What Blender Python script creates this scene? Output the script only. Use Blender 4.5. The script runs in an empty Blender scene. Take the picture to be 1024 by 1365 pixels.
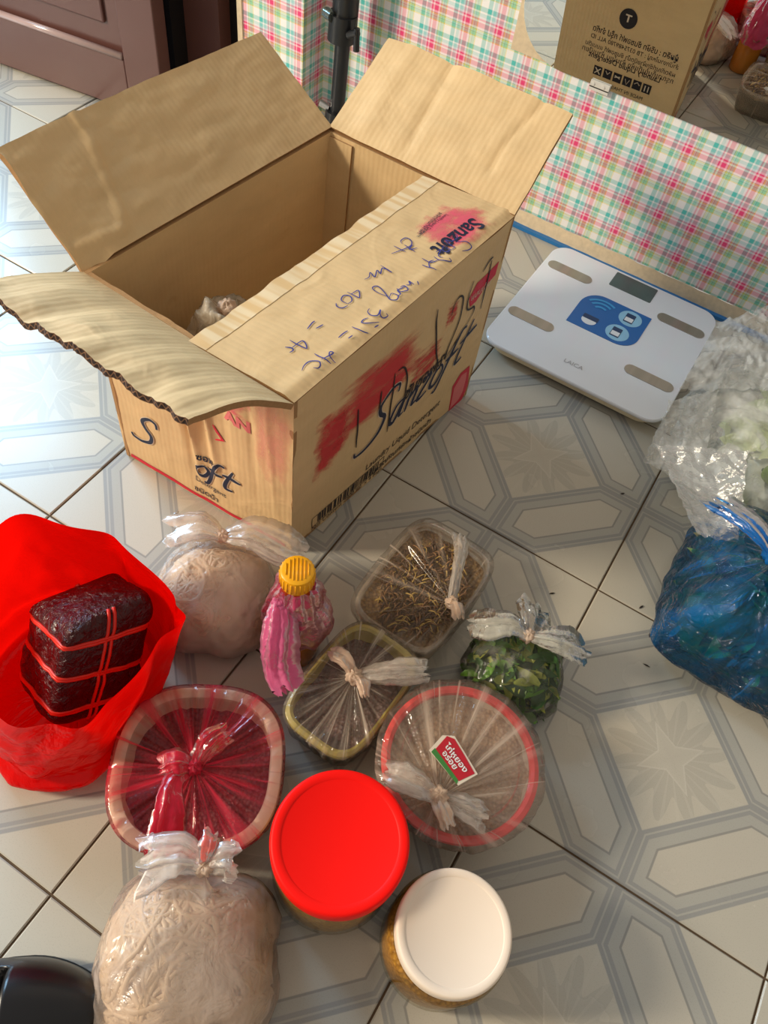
import bpy, math, random
from mathutils import Vector, Matrix, noise
from math import sin, cos, pi, sqrt, radians

scene = bpy.context.scene
COL = scene.collection
random.seed(7)

# ------------------------------------------------------------------ camera
F_PX, CXP, CYP = 1055.77, 512.0, 682.5
CAM = Vector((0.25011912, -0.59142921, 0.82127048))
RR = (Vector((0.84541404, 0.52321166, 0.10735294)),
      Vector((0.48459979, -0.66687724, -0.56607226)),
      Vector((-0.22458437, 0.53058865, -0.81733564)))
cam_data = bpy.data.cameras.new('camera')
cam = bpy.data.objects.new('camera', cam_data)
COL.objects.link(cam)
M = Matrix.Identity(4)
for i in range(3):
    M[i][0] = RR[0][i]; M[i][1] = -RR[1][i]; M[i][2] = -RR[2][i]; M[i][3] = CAM[i]
cam.matrix_world = M
cam_data.sensor_fit = 'VERTICAL'
cam_data.sensor_height = 36.0
cam_data.lens = F_PX * 36.0 / 1365.0
cam_data.clip_start = 0.02
scene.camera = cam

# ------------------------------------------------------------------ light
world = bpy.data.worlds.new('world'); scene.world = world; world.use_nodes = True
world.node_tree.nodes['Background'].inputs['Color'].default_value = (1.0, 0.92, 0.82, 1)
world.node_tree.nodes['Background'].inputs['Strength'].default_value = 0.35

def area(name, loc, target, sx, sy, power, color):
    l = bpy.data.lights.new(name, 'AREA'); l.shape = 'RECTANGLE'
    l.size = sx; l.size_y = sy; l.energy = power; l.color = color
    o = bpy.data.objects.new(name, l); COL.objects.link(o)
    o.location = loc
    o.rotation_euler = (Vector(target) - Vector(loc)).to_track_quat('-Z', 'Y').to_euler()
    return o
area('daylight_through_doorway', (-2.2, 0.62, 1.35), (-0.2, 0.0, 0.0), 1.1, 1.5, 92, (0.40, 0.70, 1.0))
area('daylight_from_window', (-2.6, -2.0, 1.9), (0.15, -0.15, 0.0), 0.5, 0.7, 116, (1.0, 0.87, 0.68))

vs = scene.view_settings
vs.view_transform = 'Standard'; vs.look = 'None'; vs.exposure = 0.25; vs.gamma = 1.0
vs.use_curve_mapping = False
scene.cycles.transparent_max_bounces = 32
scene.cycles.max_bounces = 10

# ------------------------------------------------------------------ helpers
def ray(x, y):
    a, b = (x - CXP) / F_PX, (y - CYP) / F_PX
    return RR[0] * a + RR[1] * b + RR[2]
def onz(x, y, z=0.0):
    d = ray(x, y); return CAM + d * ((z - CAM.z) / d.z)
def onplane(x, y, p0, n):
    d = ray(x, y); return CAM + d * ((Vector(p0) - CAM).dot(n) / d.dot(n))

def srgb(r, g, b):
    f = lambda c: (c / 255 / 12.92) if c / 255 <= 0.04045 else ((c / 255 + 0.055) / 1.055) ** 2.4
    return (f(r), f(g), f(b), 1.0)

def tag(o, label, cat, group=None):
    o['label'] = label; o['category'] = cat
    if group: o['group'] = group
    return o
def thing(name, label, cat, loc, group=None):
    o = bpy.data.objects.new(name, None); COL.objects.link(o)
    o.location = loc; o.empty_display_size = 0.03
    return tag(o, label, cat, group)
def root_loc(o):
    while o.parent: o = o.parent
    return o.location.copy()
def mesh_obj(name, verts, faces, mats, parent=None, smooth=True, uvs=None, mat_idx=None, origin=None, kind=None):
    """verts in world coordinates; uvs: one (u, v) for each vertex"""
    if parent is not None: org = root_loc(parent)
    else: org = Vector(origin) if origin is not None else Vector((0, 0, 0))
    me = bpy.data.meshes.new(name)
    me.from_pydata([tuple(Vector(v) - org) for v in verts], [], faces)
    if not isinstance(mats, (list, tuple)): mats = [mats]
    for m in mats: me.materials.append(m)
    if uvs is not None:
        ul = me.uv_layers.new(name='UVMap')
        for lp in me.loops: ul.data[lp.index].uv = uvs[lp.vertex_index]
    for i, pl in enumerate(me.polygons):
        pl.use_smooth = smooth
        if mat_idx is not None: pl.material_index = mat_idx[i]
    me.update()
    o = bpy.data.objects.new(name, me); COL.objects.link(o)
    if parent is not None: o.parent = parent
    else: o.location = org
    if kind: o['kind'] = kind
    return o
def smooth_by_angle(o, deg=40):
    me = o.data
    me.set_sharp_from_angle(angle=radians(deg))
    return o

class MB:
    """collects geometry that becomes one mesh"""
    def __init__(s): s.v = []; s.f = []; s.m = []; s.uv = []
    def add(s, v, f, mi=0, uv=None):
        o = len(s.v); s.v += [Vector(p) for p in v]; s.f += [tuple(i + o for i in q) for q in f]
        s.m += [mi] * len(f); s.uv += uv if uv else [(0, 0)] * len(v)
    def box(s, lo, hi, mi=0, xf=None):
        x0, y0, z0 = lo; x1, y1, z1 = hi
        v = [(x0,y0,z0),(x1,y0,z0),(x1,y1,z0),(x0,y1,z0),(x0,y0,z1),(x1,y0,z1),(x1,y1,z1),(x0,y1,z1)]
        if xf: v = [xf @ Vector(p) for p in v]
        s.add(v, [(0,3,2,1),(4,5,6,7),(0,1,5,4),(1,2,6,5),(2,3,7,6),(3,0,4,7)], mi)
    def tube(s, pts, rad, n=6, mi=0, flat=None, cap=True):
        pts = [Vector(p) for p in pts]; k = len(pts)
        rad = rad if isinstance(rad, (list, tuple)) else [rad] * k
        v = []; f = []; uv = []
        ref = Vector((0.31, 0.22, 0.92))
        side = None
        for i in range(k):
            t = (pts[min(i+1, k-1)] - pts[max(i-1, 0)])
            t = t.normalized() if t.length > 1e-9 else Vector((0, 0, 1))
            if side is None:
                side = t.cross(ref)
                if side.length < 1e-3: side = t.cross(Vector((1, 0, 0)))
            side = (side - t * side.dot(t)).normalized()
            up = side.cross(t)
            for j in range(n):
                a = 2 * pi * j / n
                fl = flat if flat else 1.0
                v.append(pts[i] + (side * cos(a) + up * sin(a) * fl) * rad[i]); uv.append((j / n, i / max(1, k - 1)))
        for i in range(k - 1):
            for j in range(n):
                f.append((i*n+j, i*n+(j+1) % n, (i+1)*n+(j+1) % n, (i+1)*n+j))
        if cap:
            f.append(tuple(reversed(range(n)))); f.append(tuple((k-1)*n+j for j in range(n)))
        s.add(v, f, mi, uv)
    def build(s, name, mats, parent=None, smooth=True, origin=None, kind=None, uv=False):
        return mesh_obj(name, s.v, s.f, mats, parent, smooth, s.uv if uv else None, s.m, origin, kind)

def grid(fn, nu, nv, closed_u=False):
    """fn(u, v) -> Vector for u, v in 0..1; returns verts, faces, uvs"""
    v = []; uv = []; f = []
    for j in range(nv + 1):
        for i in range(nu if closed_u else nu + 1):
            v.append(Vector(fn(i / nu, j / nv))); uv.append((i / nu, j / nv))
    w = nu if closed_u else nu + 1
    for j in range(nv):
        for i in range(nu):
            f.append((j*w+i, j*w+(i+1) % w, (j+1)*w+(i+1) % w, (j+1)*w+i))
    return v, f, uv

def sheet(name, fn, nu, nv, thick, mats, parent, uvscale=(1, 1)):
    """a solid sheet: outer face fn, inner face moved back along the normal; rim faces take material 1"""
    v, f, uv = grid(fn, nu, nv); w = nu + 1
    nrm = [Vector((0, 0, 0)) for _ in v]
    for q in f:
        n = (v[q[2]] - v[q[0]]).cross(v[q[3]] - v[q[1]])
        for i in q: nrm[i] += n
    back = [p - n.normalized() * thick for p, n in zip(v, nrm)]
    k = len(v); uv = [(a * uvscale[0], b * uvscale[1]) for a, b in uv]
    verts = v + back; uvs = uv + uv
    faces = list(f) + [tuple(reversed([i + k for i in q])) for q in f]
    mi = [0] * (2 * len(f))
    rim = [i for i in range(w)] + [j*w+nu for j in range(1, nv+1)] + [nv*w+i for i in range(nu-1, -1, -1)] + [j*w for j in range(nv-1, 0, -1)]
    o = len(verts)
    per = 0.0
    for a in range(len(rim)):
        i0, i1 = rim[a], rim[(a+1) % len(rim)]
        l = (v[i1] - v[i0]).length
        free = i0 >= nv * w and i1 >= nv * w
        verts += [v[i0], v[i1], back[i1], back[i0]]
        uvs += [(per, 0), (per + l, 0), (per + l, 1), (per, 1)]; per += l
        faces.append((o+3, o+2, o+1, o)); mi.append(1 if free else len(mats) - 1); o += 4
    ob = mesh_obj(name, verts, faces, mats, parent, True, uvs, mi)
    return smooth_by_angle(ob, 50)

def lathe(profile, n=48, center=(0, 0, 0), outline=None, rot=0.0):
    """profile: list of (r, z); outline(theta) scales r. Returns verts, faces"""
    v = []; f = []; c = Vector(center); k = len(profile); uv = []
    for i, (r, z) in enumerate(profile):
        for j in range(n):
            a = 2 * pi * j / n; s = outline(a) if outline else 1.0
            v.append(c + Vector((r * s * cos(a + rot), r * s * sin(a + rot), z))); uv.append((j / n, i / (k - 1)))
    for i in range(k - 1):
        for j in range(n):
            f.append((i*n+j, i*n+(j+1) % n, (i+1)*n+(j+1) % n, (i+1)*n+j))
    return v, f, uv
def superellipse(ax, ay, e):
    return lambda a: 1.0 / ((abs(cos(a)) / ax) ** e + (abs(sin(a)) / ay) ** e) ** (1.0 / e)
def fbm(p, oct=3):
    s = 0; a = 1
    p = Vector(p)
    for _ in range(oct):
        s += a * noise.noise(p); p = p * 2.03 + Vector((3.1, 1.7, 5.3)); a *= 0.5
    return s
def catmull(pts, k=6, closed=False):
    pts = [Vector(p) for p in pts]; n = len(pts); out = []
    rng = range(n if closed else n - 1)
    for i in rng:
        g = (lambda j: pts[j % n]) if closed else (lambda j: pts[max(0, min(n - 1, j))])
        p0, p1, p2, p3 = g(i-1), g(i), g(i+1), g(i+2)
        for s in range(k):
            t = s / k
            out.append(0.5 * ((2*p1) + (p2-p0)*t + (2*p0-5*p1+4*p2-p3)*t*t + (3*p1-p0-3*p2+p3)*t**3))
    if not closed: out.append(pts[-1])
    return out

# ------------------------------------------------------------------ materials
class NT:
    def __init__(s, name):
        s.m = bpy.data.materials.new(name); s.m.use_nodes = True
        s.t = s.m.node_tree; s.n = s.t.nodes; s.l = s.t.links
        s.b = s.n['Principled BSDF']; s.out = s.n['Material Output']
    def node(s, typ, **kw):
        n = s.n.new(typ)
        for k, v in kw.items(): setattr(n, k, v)
        return n
    def put(s, sock, val):
        if isinstance(val, bpy.types.NodeSocket): s.l.new(val, sock)
        else: sock.default_value = val
    def math(s, op, a, b=None, c=None, clamp=False):
        n = s.node('ShaderNodeMath', operation=op, use_clamp=clamp)
        s.put(n.inputs[0], a)
        if b is not None: s.put(n.inputs[1], b)
        if c is not None: s.put(n.inputs[2], c)
        return n.outputs[0]
    def mix(s, fac, a, b, mode='MIX'):
        n = s.node('ShaderNodeMix', data_type='RGBA', blend_type=mode)
        s.put(n.inputs[0], fac); s.put(n.inputs[6], a); s.put(n.inputs[7], b)
        return n.outputs[2]
    def noise(s, scale, detail=3, vec=None, rough=0.5, dist=0.0):
        n = s.node('ShaderNodeTexNoise'); n.inputs['Scale'].default_value = scale
        n.inputs['Detail'].default_value = detail; n.inputs['Roughness'].default_value = rough
        n.inputs['Distortion'].default_value = dist
        if vec is not None: s.l.new(vec, n.inputs['Vector'])
        return n.outputs['Fac']
    def coord(s, which='Object'):
        return s.node('ShaderNodeTexCoord').outputs[which]
    def mapping(s, vec, scale=(1, 1, 1), rot=(0, 0, 0), loc=(0, 0, 0)):
        n = s.node('ShaderNodeMapping'); s.l.new(vec, n.inputs[0])
        n.inputs['Scale'].default_value = scale; n.inputs['Rotation'].default_value = rot; n.inputs['Location'].default_value = loc
        return n.outputs[0]
    def ramp(s, fac, stops, interp='LINEAR'):
        n = s.node('ShaderNodeValToRGB'); s.put(n.inputs[0], fac); e = n.color_ramp.elements
        n.color_ramp.interpolation = interp
        while len(e) < len(stops): e.new(0.5)
        for i, (p, c) in enumerate(stops):
            e[i].position = p; e[i].color = c if len(c) == 4 else (*c, 1)
        return n.outputs[0]
    def bump(s, h, strength=0.3, dist=0.002):
        n = s.node('ShaderNodeBump'); n.inputs['Strength'].default_value = strength; n.inputs['Distance'].default_value = dist
        s.l.new(h, n.inputs['Height']); return n.outputs[0]
    def set(s, **kw):
        for k, v in kw.items(): s.put(s.b.inputs[k.replace('_', ' ')], v)
        return s

def plain(name, col, rough=0.5, spec=0.5, var=0.06, scale=60, **kw):
    t = NT(name); n = t.noise(scale, 3, t.coord('Object'))
    c2 = tuple(max(0, c * (1 - 2.2 * var)) for c in col[:3]) + (1,)
    t.set(Base_Color=t.mix(n, c2, col), Roughness=rough)
    t.b.inputs['Specular IOR Level'].default_value = spec
    for k, v in kw.items(): t.b.inputs[k.replace('_', ' ')].default_value = v
    return t.m
WHITE = (1, 1, 1, 1); BLACK = (0, 0, 0, 1)

def mat_tile():
    t = NT('floor_tile'); S = 0.30
    sep = t.node('ShaderNodeSeparateXYZ'); t.l.new(t.coord('Object'), sep.inputs[0])
    x = t.math('DIVIDE', sep.outputs[0], S); y = t.math('DIVIDE', sep.outputs[1], S)
    p = t.math('MULTIPLY', t.math('ADD', x, y), 0.70711); q = t.math('MULTIPLY', t.math('SUBTRACT', y, x), 0.70711)
    a = t.math('ABSOLUTE', p); b = t.math('ABSOLUTE', q)
    m = t.math('MAXIMUM', a, b); n = t.math('MINIMUM', a, b)
    c, wh = 0.3535, 0.142
    h1 = t.math('ABSOLUTE', t.math('SUBTRACT', m, c))
    D = t.math('MINIMUM', t.math('SUBTRACT', wh, h1), t.math('MULTIPLY', t.math('SUBTRACT', t.math('SUBTRACT', c, h1), n), 0.70711))
    base = srgb(200, 196, 184); dark = srgb(158, 160, 160); lite = srgb(181, 181, 175); line = srgb(152, 152, 149); inner = srgb(203, 198, 186)
    Dn = t.math('MULTIPLY_ADD', D, 4.0, 0.2)      # D=-0.05 -> 0, D=0.2 -> 1
    pos = lambda d: d * 4 + 0.2
    hexc = t.ramp(Dn, [(0, base), (pos(-.003), base), (pos(0), dark), (pos(.011), dark), (pos(.013), lite), (pos(.017), lite), (pos(.019), dark), (pos(.030), dark),
                       (pos(.033), lite), (pos(.064), lite), (pos(.066), line), (pos(.071), line), (pos(.074), inner), (1, inner)])
    # star square in the middle of the tile: four-pointed star, leaf-like grey rays between the points
    sq = t.math('LESS_THAN', m, c - wh - 0.004)
    star = t.math('ADD', t.math('DIVIDE', m, 0.140), t.math('DIVIDE', n, 0.050))
    ang = t.math('ARCTAN2', p, q)
    rays = t.math('SINE', t.math('MULTIPLY', ang, 24.0))
    rr = t.math('SQRT', t.math('ADD', t.math('MULTIPLY', p, p), t.math('MULTIPLY', q, q)))
    wave = t.math('SINE', t.math('MULTIPLY', ang, 12.0))
    leaf = t.math('GREATER_THAN', t.math('MULTIPLY_ADD', wave, 0.05, 0.19), rr)
    shade = srgb(191, 187, 176)
    inl = t.mix(leaf, srgb(203, 198, 185), shade)
    inl = t.mix(t.math('MULTIPLY', t.math('GREATER_THAN', rays, 0.75), 0.35), inl, srgb(208, 204, 192))
    stin = t.ramp(t.math('MULTIPLY', star, 0.5), [(0, srgb(196, 191, 180)), (.42, srgb(200, 196, 184)), (.46, srgb(207, 203, 192)), (.5, srgb(207, 203, 192)), (.51, srgb(190, 186, 176)), (1, srgb(190, 186, 176))])
    inl = t.mix(t.math('LESS_THAN', star, 1.0), inl, stin)
    col = t.mix(sq, hexc, inl)
    sp = t.noise(900, 2, t.coord('Object'))
    col = t.mix(t.math('MULTIPLY', t.math('GREATER_THAN', sp, 0.63), 0.16), col, srgb(120, 112, 100))
    dirt = t.noise(7, 4, t.node('ShaderNodeNewGeometry').outputs['Position'])
    col = t.mix(t.math('MULTIPLY', dirt, 0.22), col, srgb(165, 155, 140))
    t.set(Base_Color=t.mix(1.0, col, (.87, .85, .81, 1), 'MULTIPLY'), Roughness=t.math('MULTIPLY_ADD', dirt, 0.12, 0.2))
    t.b.inputs['Specular IOR Level'].default_value = 0.5
    return t.m

def mat_plaid():
    t = NT('plaid_wall_covering'); P = 0.0546
    sep = t.node('ShaderNodeSeparateXYZ'); t.l.new(t.node('ShaderNodeNewGeometry').outputs['Position'], sep.inputs[0])
    def axis(v, off, sgn):
        ph = t.math('FRACT', t.math('MULTIPLY_ADD', v, sgn / P, off))
        W = srgb(250, 249, 250); PK = srgb(236, 40, 118); LP = srgb(252, 216, 226); YE = srgb(236, 214, 60); GR = srgb(150, 212, 170); CY = srgb(70, 196, 192); LC = srgb(160, 214, 218); LG = srgb(228, 222, 236); DG = srgb(100, 158, 124)
        st = [(0, PK), (.055, PK), (.07, LP), (.115, LP), (.12, DG), (.13, DG), (.135, YE), (.155, YE), (.16, GR), (.20, srgb(200,228,205)), (.205, DG), (.215, DG), (.225, GR), (.295, GR), (.30, YE), (.32, YE), (.33, W), (.53, W), (.55, CY), (.655, CY), (.67, W), (.70, W), (.715, LC), (.79, LC), (.80, LG), (.84, LG), (.855, PK), (.885, PK), (.90, LP), (.935, LP), (.945, PK), (1, PK)]
        return t.ramp(ph, st)
    # x and y each run along one face of the pillar; their sum does for both
    xy = t.math('ADD', sep.outputs[0], sep.outputs[1])
    cx = axis(xy, (0.0481 - 0.6) / P, 1.0); cz = axis(sep.outputs[2], 0.222 / P + 0.02, -1.0)
    col = t.mix(0.5, cx, cz)
    weave = t.noise(1500, 1, t.coord('Object'))
    col = t.mix(0.08, col, t.mix(weave, BLACK, WHITE))
    wr = t.noise(14, 3, t.coord('Object'))
    t.set(Base_Color=col, Roughness=0.45, Normal=t.bump(wr, 0.25, 0.01))
    return t.m

def mat_kraft(name, light=(234, 199, 147), flute=0.10, scale=900.0):
    t = NT(name)
    uv = t.coord('UV')
    w = t.node('ShaderNodeTexWave', wave_type='BANDS', bands_direction='X'); t.l.new(uv, w.inputs[0])
    w.inputs['Scale'].default_value = scale / 6.2832 / 3.2; w.inputs["Distortion"].default_value = 1.5; w.inputs['Detail'].default_value = 1
    n1 = t.noise(9, 4, t.mapping(uv, (1, 3, 1)), 0.6); n2 = t.noise(220, 3, t.mapping(uv, (6, 1, 1)))
    a = srgb(*light); b = srgb(*[int(c * 0.86) for c in light])
    col = t.mix(n1, b, a); col = t.mix(t.math('MULTIPLY', n2, 0.25), col, srgb(*[int(c * .8) for c in light]))
    crease = t.noise(16, 2, t.mapping(uv, (1.0, 1.0, 1)), 0.4, 1.5)
    h = t.math('ADD', t.math('MULTIPLY', w.outputs['Fac'], flute), t.math('MULTIPLY', t.math('POWER', crease, 2.0), 1.6))
    t.set(Base_Color=col, Roughness=0.62, Normal=t.bump(h, 0.35, 0.004))
    t.b.inputs['Specular IOR Level'].default_value = 0.25
    return t.m
def mat_edge():
    t = NT('corrugated_edge')
    sep = t.node('ShaderNodeSeparateXYZ'); t.l.new(t.coord('UV'), sep.inputs[0])
    w = t.math('SINE', t.math('MULTIPLY', sep.outputs[0], 900.0))
    mid = t.math('ABSOLUTE', t.math('SUBTRACT', t.math('MULTIPLY_ADD', w, 0.27, 0.5), sep.outputs[1]))
    liner = t.math('GREATER_THAN', t.math('ABSOLUTE', t.math('SUBTRACT', sep.outputs[1], 0.5)), 0.40)
    paper = t.math('MAXIMUM', t.math('LESS_THAN', mid, 0.13), liner)
    t.set(Base_Color=t.mix(paper, srgb(40, 24, 18), srgb(112, 80, 56)), Roughness=0.9)
    return t.m

M_TILE = mat_tile(); M_PLAID = mat_plaid()
M_GROUT = plain('grout', srgb(104, 84, 64), 0.9, 0.2, 0.2, 80)
M_KRAFT = mat_kraft('kraft_cardboard')
M_EDGE = mat_edge(); M_CUT = plain('cut_cardboard', srgb(176, 136, 92), .8, .2, .15, 300)
M_BROWN = plain('brown_door_paint', srgb(98, 64, 58), 0.32, 0.5, 0.06, 25)
M_DARK = plain('painted_gap_shade', srgb(22, 16, 16), 0.8, 0.2)  # near-black colour that paints in the shade of the gaps
M_BEIGE = plain('peeling_cream_plaster', srgb(236, 216, 184), 0.8, 0.2, 0.16, 120)
M_BLUE_TAPE = plain('blue_strip', srgb(42, 122, 190), 0.35, 0.5, 0.1, 60)
M_BLACKP = plain('black_plastic', srgb(30, 32, 36), 0.35, 0.5, 0.1)
M_STEEL = plain('bright_metal', srgb(205, 203, 200), 0.25, 0.5, 0.03, 30, Metallic=1.0)
# ================================================================== the setting
S = 0.30
fb = MB(); fb.box((-2.1, -1.5, -0.03), (1.5, 0.62, -0.0022))
floor = fb.build('floor', M_GROUT, smooth=False); floor['kind'] = 'structure'
def tile_mesh():
    h = S / 2 - 0.0011; b = 0.0012
    v = [(-h, -h, -.008), (h, -h, -.008), (h, h, -.008), (-h, h, -.008), (-h, -h, -b), (h, -h, -b), (h, h, -b), (-h, h, -b),
         (-h+b, -h+b, 0), (h-b, -h+b, 0), (h-b, h-b, 0), (-h+b, h-b, 0)]
    f = [(8, 9, 10, 11)]
    for i in range(4):
        j = (i + 1) % 4; f += [(i, j, j+4, i+4), (i+4, j+4, j+8, i+8)]
    me = bpy.data.meshes.new('tile'); me.from_pydata(v, [], f); me.materials.append(M_TILE); return me
tm = tile_mesh()
for i in range(-6, 4):
    for j in range(-4, 2):
        o = bpy.data.objects.new('tile', tm); COL.objects.link(o); o.parent = floor
        o.location = (S * (i + 0.5), S * (j + 0.5), random.uniform(-.0004, 0.0))
        o.rotation_euler = (0, 0, 0)

YW, XC, YF = 0.605, -0.5256, 0.5398
def structure(o): o['kind'] = 'structure'; return o
w = MB(); w.box((XC, YW, 0.026), (1.6, YW + .06, 2.5))
structure(w.build('wall_back', M_PLAID, smooth=False))
w = MB(); w.box((-0.648, YF, 0.0), (XC, YW + .06, 2.5))
structure(w.build('wall_pillar', M_PLAID, smooth=False))
def skirt(u, v):
    x = XC + (1.6 - XC) * u; n = fbm((x * 30, 3, v * 4))
    return Vector((x, YW - 0.004 - 0.006 * (1 - v) + 0.0015 * n, v * (0.028 + 0.003 * fbm((x * 40, 0, 0)))))
v, f, uv = grid(skirt, 160, 3)
structure(mesh_obj('baseboard_back', v, f, M_BEIGE))
t_ = MB(); t_.box((-0.30, YW - 0.017, 0.0001), (1.5, YW - 0.0075, 0.006))
structure(t_.build('trim_1', M_BLUE_TAPE, smooth=False))
# narrow cream edge, near-black sheets painting the shade of the gaps, door post and the opening beside the pillar
t_ = MB(); t_.box((-0.658, YF - 0.003, 0), (-0.648, YF + .03, 2.4)); structure(t_.build('trim_2', M_BEIGE, smooth=False))
t_ = MB(); t_.box((-0.90, 0.495, 0), (-0.768, 0.5295, 2.4)); t_.box((-0.6925, YF + .02, 0), (-0.657, YF + .04, 2.4)); t_.box((-1.27, YW + .062, 0.0), (-0.648, YW + .09, 2.5)); structure(t_.build('wall_shade_backdrop', M_DARK, smooth=False))  # dark sheets fill the gaps where there is only shade
t_ = MB(); t_.box((-0.778, YF - .01, 0), (-0.692, YF + .05, 2.4)); structure(t_.build('trim_3', M_BROWN, smooth=False))
t_ = MB(); t_.box((-0.812, 0.488, 0), (-0.797, 0.4948, 2.4)); structure(t_.build('trim_4', plain('deep_blue_strip', srgb(20, 60, 120), .5), smooth=False))

# brown panelled door
dang = math.atan(0.14)
DX = Matrix.Translation((-0.747, 0.4316, 0.0)) @ Matrix.Rotation(dang, 4, 'Z')
door = bpy.data.objects.new('door_1', None); COL.objects.link(door); door.location = (-0.747, 0.4316, 0); door['kind'] = 'structure'
def dpart(name, boxes, mat, bev=0.002):
    m = MB()
    for lo, hi in boxes: m.box(lo, hi, 0, DX)
    o = m.build(name, mat, door, smooth=False)
    bm = o.modifiers.new('bevel', 'BEVEL'); bm.width = bev; bm.segments = 2; bm.limit_method = 'ANGLE'
    return o
DW = 0.50
dpart('stile', [((-0.072, 0, 0.004), (0, .034, 2.0))], M_BROWN)
dpart('stile', [((-DW, 0, 0.004), (-DW + 0.08, .034, 2.0))], M_BROWN)
dpart('bottom_rail', [((-DW + .08, 0.001, 0.004), (-0.0725, .033, 0.094))], M_BROWN)
dpart('top_rail', [((-DW + .08, 0.001, 1.9), (-0.0725, .033, 2.0))], M_BROWN)
dpart('panel', [((-DW + .08, 0.012, 0.094), (-0.0725, .024, 1.9))], M_BROWN)
dpart('raised_field', [((-DW + .13, 0.006, 0.142), (-0.105, .013, 1.85))], M_BROWN, 0.004)
mm = MB(); mm.tube([DX @ Vector((-DW + .085, 0.004, 0.098)), DX @ Vector((-0.076, 0.004, 0.098))], 0.0062, 12)
mm.build('molding', plain('painted_gleam_molding', srgb(176, 150, 146), 0.18, 0.9, 0.05), door)  # paler than the brown door: the daylight gleam is put into the colour

# mirror on the wall with clip
ZM = 0.262
mir = thing('wall_mirror', 'frameless mirror with rounded lower corner clipped to the plaid wall', 'mirror', (-0.18, YW, ZM))
out = []
x0, x1, z0, z1, rc = -0.188, 0.75, ZM, 0.95, 0.080
for k in range(9):
    a = pi + pi / 2 * k / 8; out.append((x0 + rc + rc * cos(a), z0 + rc + rc * sin(a)))
out += [(x1, z0), (x1, z1), (x0, z1)]
def slab_y(out, y0, y1):
    n = len(out); v = [(x, y0, z) for x, z in out] + [(x, y1, z) for x, z in out]
    f = [tuple(range(n)), tuple(reversed(range(n, 2*n)))] + [((i+1) % n, i, i+n, (i+1) % n + n) for i in range(n)]
    return v, f
mt = NT('mirror_glass'); mt.set(Base_Color=(0.80, 0.82, 0.80, 1), Roughness=0.0, Metallic=1.0)
v, f = slab_y(out, YW - .006, YW - .001)
mesh_obj('glass', v, f, mt.m, mir, smooth=False)
m = MB(); m.box((-0.058, YW - .010, ZM - .006), (-0.028, YW - .0005, ZM - .0005)); m.box((-0.058, YW - .010, ZM - .002), (-0.028, YW - .0065, ZM + .007))
m.tube([(-0.053, YW - .011, ZM + .003), (-0.053, YW - .0095, ZM + .003)], .0022, 8); m.tube([(-0.037, YW - .011, ZM + .003), (-0.037, YW - .0095, ZM + .003)], .0022, 8)
m.build('clip', plain('clear_clip', srgb(222, 220, 214), 0.2), mir, smooth=False)
m = MB(); m.box((-0.1935, YW - .0009, ZM + 0.001), (0.1, YW + .0005, 0.95))
cm = m.build('backing_strip', M_BEIGE, mir, smooth=False)
# ================================================================== open carton
def project(w):
    d = Vector(w) - CAM; z = d.dot(RR[2])
    return (CXP + F_PX * d.dot(RR[0]) / z, CYP + F_PX * d.dot(RR[1]) / z)
class Surf:
    """a sheet's outer face with its size in metres, for printing on it"""
    def __init__(s, fn, lu, lv, off=0.0006): s.fn, s.lu, s.lv, s.off = fn, lu, lv, off
    def at(s, u, v, k=1.0):
        e = 1e-3; p = Vector(s.fn(u, v)); du = Vector(s.fn(u + e, v)) - p; dv = Vector(s.fn(u, v + e)) - p
        n = du.cross(dv).normalized(); return p + n * s.off * k, n
    def inv(s, x, y, mirror=False):
        u = v = 0.5; e = 1e-3
        P = (lambda w: project((w.x, 2 * (YW - .006) - w.y, w.z))) if mirror else project
        for _ in range(12):
            p = P(Vector(s.fn(u, v))); a = P(Vector(s.fn(u + e, v))); b = P(Vector(s.fn(u, v + e)))
            j11, j21, j12, j22 = (a[0]-p[0])/e, (a[1]-p[1])/e, (b[0]-p[0])/e, (b[1]-p[1])/e
            det = j11 * j22 - j12 * j21; rx, ry = x - p[0], y - p[1]
            u += (rx * j22 - j12 * ry) / det; v += (j11 * ry - rx * j21) / det
            u = max(-1, min(2, u)); v = max(-1, min(2, v))
        return u, v
    def ribbon(s, mb, uvs, width, k=1.0, mi=0, taper=True):
        P = [s.at(u, v, k) for u, v in uvs]; n = len(P); vv = []; ff = []
        for i in range(n):
            t = P[min(i+1, n-1)][0] - P[max(i-1, 0)][0]
            if t.length < 1e-9: t = Vector((1, 0, 0))
            sd = P[i][1].cross(t).normalized()
            ww = width[i] if isinstance(width, list) else width * ((0.45 + 0.55 * min(1, 4 * min(i + .3, n - .7 - i) / n)) if taper else 1)
            vv += [P[i][0] + sd * ww / 2, P[i][0] - sd * ww / 2]
        for i in range(n - 1): ff.append((2*i+1, 2*i+3, 2*i+2, 2*i))
        mb.add(vv, ff, mi)
    def px_stroke(s, mb, pts, width, k=1.0, mi=0):
        q = [Vector((*s.inv(x, y), 0)) for x, y in pts]
        if len(q) > 2: q = catmull(q, 5)
        else: q = [q[0].lerp(q[1], t / 3) for t in range(4)]
        s.ribbon(mb, [(a.x, a.y) for a in q], width, k, mi)
    def patch(s, u0, v0, u1, v1, k=1.0, n=10):
        v, f, uv = grid(lambda a, b: s.at(u0 + (u1-u0)*a, v0 + (v1-v0)*b, k)[0], n, n); return v, f, uv

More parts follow.
